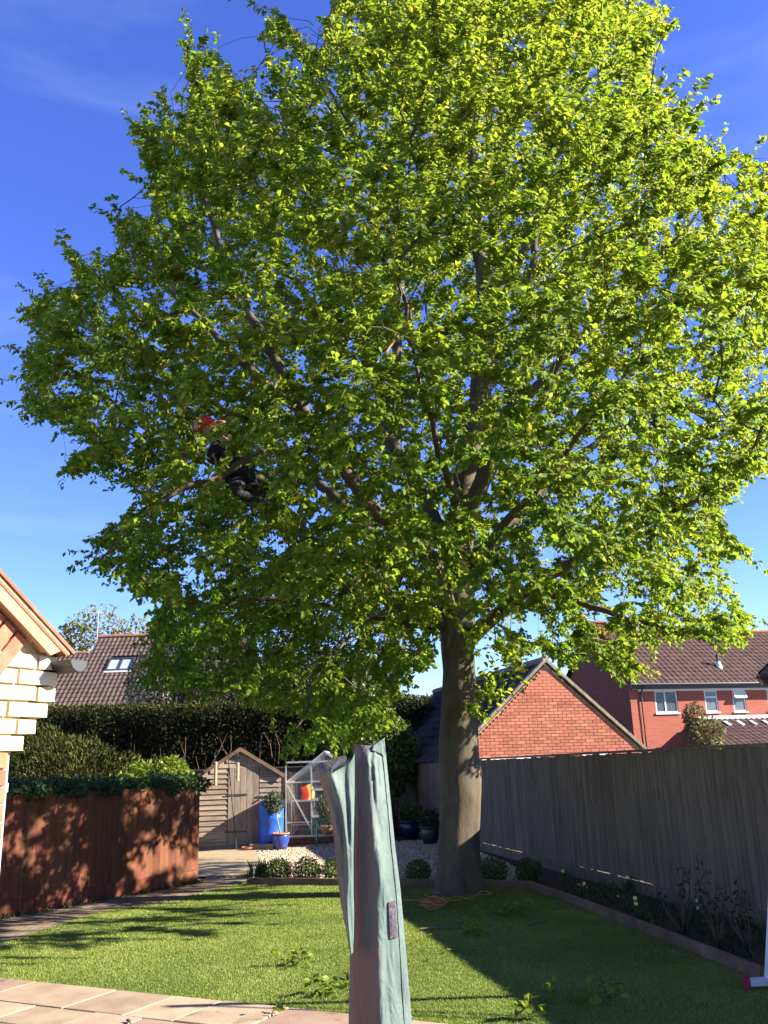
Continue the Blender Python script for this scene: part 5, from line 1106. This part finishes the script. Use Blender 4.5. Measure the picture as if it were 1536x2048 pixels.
# ------------------------------------------------------------------ climber in the tree (orange helmet, dark clothes)
def person():
    J = {'pelvis': (480, 955, 11.38), 'spine': (462, 925, 11.36), 'chest': (440, 893, 11.34), 'neck': (424, 873, 11.34), 'head': (415, 860, 11.33), 'crown': (408, 849, 11.33),
         'lsh': (428, 897, 11.22), 'lel': (418, 920, 11.12), 'lwr': (446, 930, 11.25), 'rsh': (452, 880, 11.5), 'rel': (470, 872, 11.62), 'rwr': (452, 852, 11.62),
         'lhip': (476, 965, 11.28), 'lkn': (468, 982, 10.98), 'lan': (508, 1000, 11.22), 'ltoe': (520, 1010, 11.06), 'rhip': (490, 955, 11.48), 'rkn': (505, 975, 11.25), 'ran': (530, 1006, 11.40), 'rtoe': (540, 1018, 11.24)}
    Q = {k: AY(*v) for k, v in J.items()}; root = Q['pelvis']; o = E('person', root, 0, 'person in orange helmet and dark clothes climbing on a limb in the crown', 'person')
    R_ = {'pelvis': .145, 'spine': .135, 'chest': .155, 'neck': .06, 'head': .085, 'crown': .07, 'lsh': .075, 'rsh': .075, 'lel': .052, 'rel': .052, 'lwr': .036, 'rwr': .036, 'lhip': .105, 'rhip': .105, 'lkn': .075, 'rkn': .075, 'lan': .05, 'ran': .05, 'ltoe': .042, 'rtoe': .042}
    ed = [('pelvis', 'spine'), ('spine', 'chest'), ('chest', 'neck'), ('neck', 'head'), ('head', 'crown'), ('chest', 'lsh'), ('lsh', 'lel'), ('lel', 'lwr'), ('chest', 'rsh'), ('rsh', 'rel'), ('rel', 'rwr'), ('pelvis', 'lhip'), ('lhip', 'lkn'), ('lkn', 'lan'), ('lan', 'ltoe'), ('pelvis', 'rhip'), ('rhip', 'rkn'), ('rkn', 'ran'), ('ran', 'rtoe')]
    def skin(name, ks, es, m, rt, scale=1.0):
        idx = {k: i for i, k in enumerate(ks)}; me = bpy.data.meshes.new(name); me.from_pydata([tuple(Q[k]-root) for k in ks], [(idx[a], idx[b]) for a, b in es], []); me.materials.append(m)
        ob = bpy.data.objects.new(name, me); link(ob, o); ob.modifiers.new('skin', 'SKIN'); sv_ = me.skin_vertices[0].data
        for k in ks: sv_[idx[k]].radius = (R_[k]*scale, R_[k]*scale); sv_[idx[k]].use_root = (k == rt)
        sd = ob.modifiers.new('sub', 'SUBSURF'); sd.levels = 2; sd.render_levels = 2; return ob
    skin('body', list(J), ed, M['skin'], 'pelvis', .93)
    tops = ['pelvis', 'spine', 'chest', 'lsh', 'lel', 'lwr', 'rsh', 'rel', 'rwr']; Q['col'] = Q['chest']*.35+Q['neck']*.65; R_['col'] = .075; tops.append('col'); ed.append(('chest', 'col')); skin('jacket', tops, [e for e in ed if e[0] in tops and e[1] in tops], M['jacket'], 'spine', 1.08)
    legs = ['pelvis', 'lhip', 'lkn', 'lan', 'rhip', 'rkn', 'ran']; skin('trousers', legs, [e for e in ed if e[0] in legs and e[1] in legs], M['cloth'], 'pelvis', 1.14)
    for s in 'lr':
        Q['b1'], Q['b2'], Q['b3'] = Q[s+'an']+(Q[s+'kn']-Q[s+'an'])*.22, Q[s+'an'], Q[s+'toe']; R_.update(b1=.062, b2=.066, b3=.052); skin('boot', ['b1', 'b2', 'b3'], [('b1', 'b2'), ('b2', 'b3')], M['leather'], 'b2', 1.05)
        w_ = Q[s+'wr']; fd = unit((w_-Q[s+'el'])[None])[0]; sd = unit(np.cross(fd, [0, 0, 1.0])[None])[0]; nm = np.cross(sd, fd); hp = [tube([w_-root, w_+fd*.05-root, w_+fd*.09-root], [.026, .04, .034], 8)]
        for f in range(4):
            b_ = w_+fd*.085+sd*(.027-.018*f)-root; l_ = (.07, .08, .075, .058)[f]; hp.append(tube([b_, b_+fd*l_*.5-nm*.015, b_+fd*l_*.7-nm*.05], [.0095, .009, .007], 6))
        b_ = w_+fd*.03+sd*.035-root; hp.append(tube([b_, b_+fd*.03+sd*.025-nm*.01, b_+fd*.055+sd*.02-nm*.035], [.012, .010, .008], 6)); mk('hand', join(*hp), M['skin'], o, True)
    hd = unit((Q['crown']-Q['neck'])[None])[0]; c = Q['crown']-root; zq = Vector(hd).to_track_quat('Z', 'Y').to_matrix()
    V, Fc = lathe([(.142, -.055), (.152, -.05), (.146, -.03), (.142, .01), (.125, .06), (.09, .10), (.04, .122), (.01, .126)], 20); V = [Vector(c)+zq @ Vector(v) for v in V]; hm = mk('helmet', (V, Fc), M['helmet'], o, True)
    V, Fc = box(-.08, .08, -.20, -.13, -.055, -.045); mk('peak', ([Vector(c)+zq @ Vector(v) for v in V], Fc), M['helmet'], hm)
    pm = (Q['pelvis']*.8+Q['spine']*.2)-root; ax = Vector(unit((Q['spine']-Q['pelvis'])[None])[0]).to_track_quat('Z', 'Y').to_matrix(); V, Fc = lathe([(.165, -.03), (.172, -.02), (.172, .02), (.165, .03)], 20); mk('harness', ([Vector(pm)+ax @ Vector(v) for v in V], Fc), M['rope'] if False else M['leather'], o, True)
person()
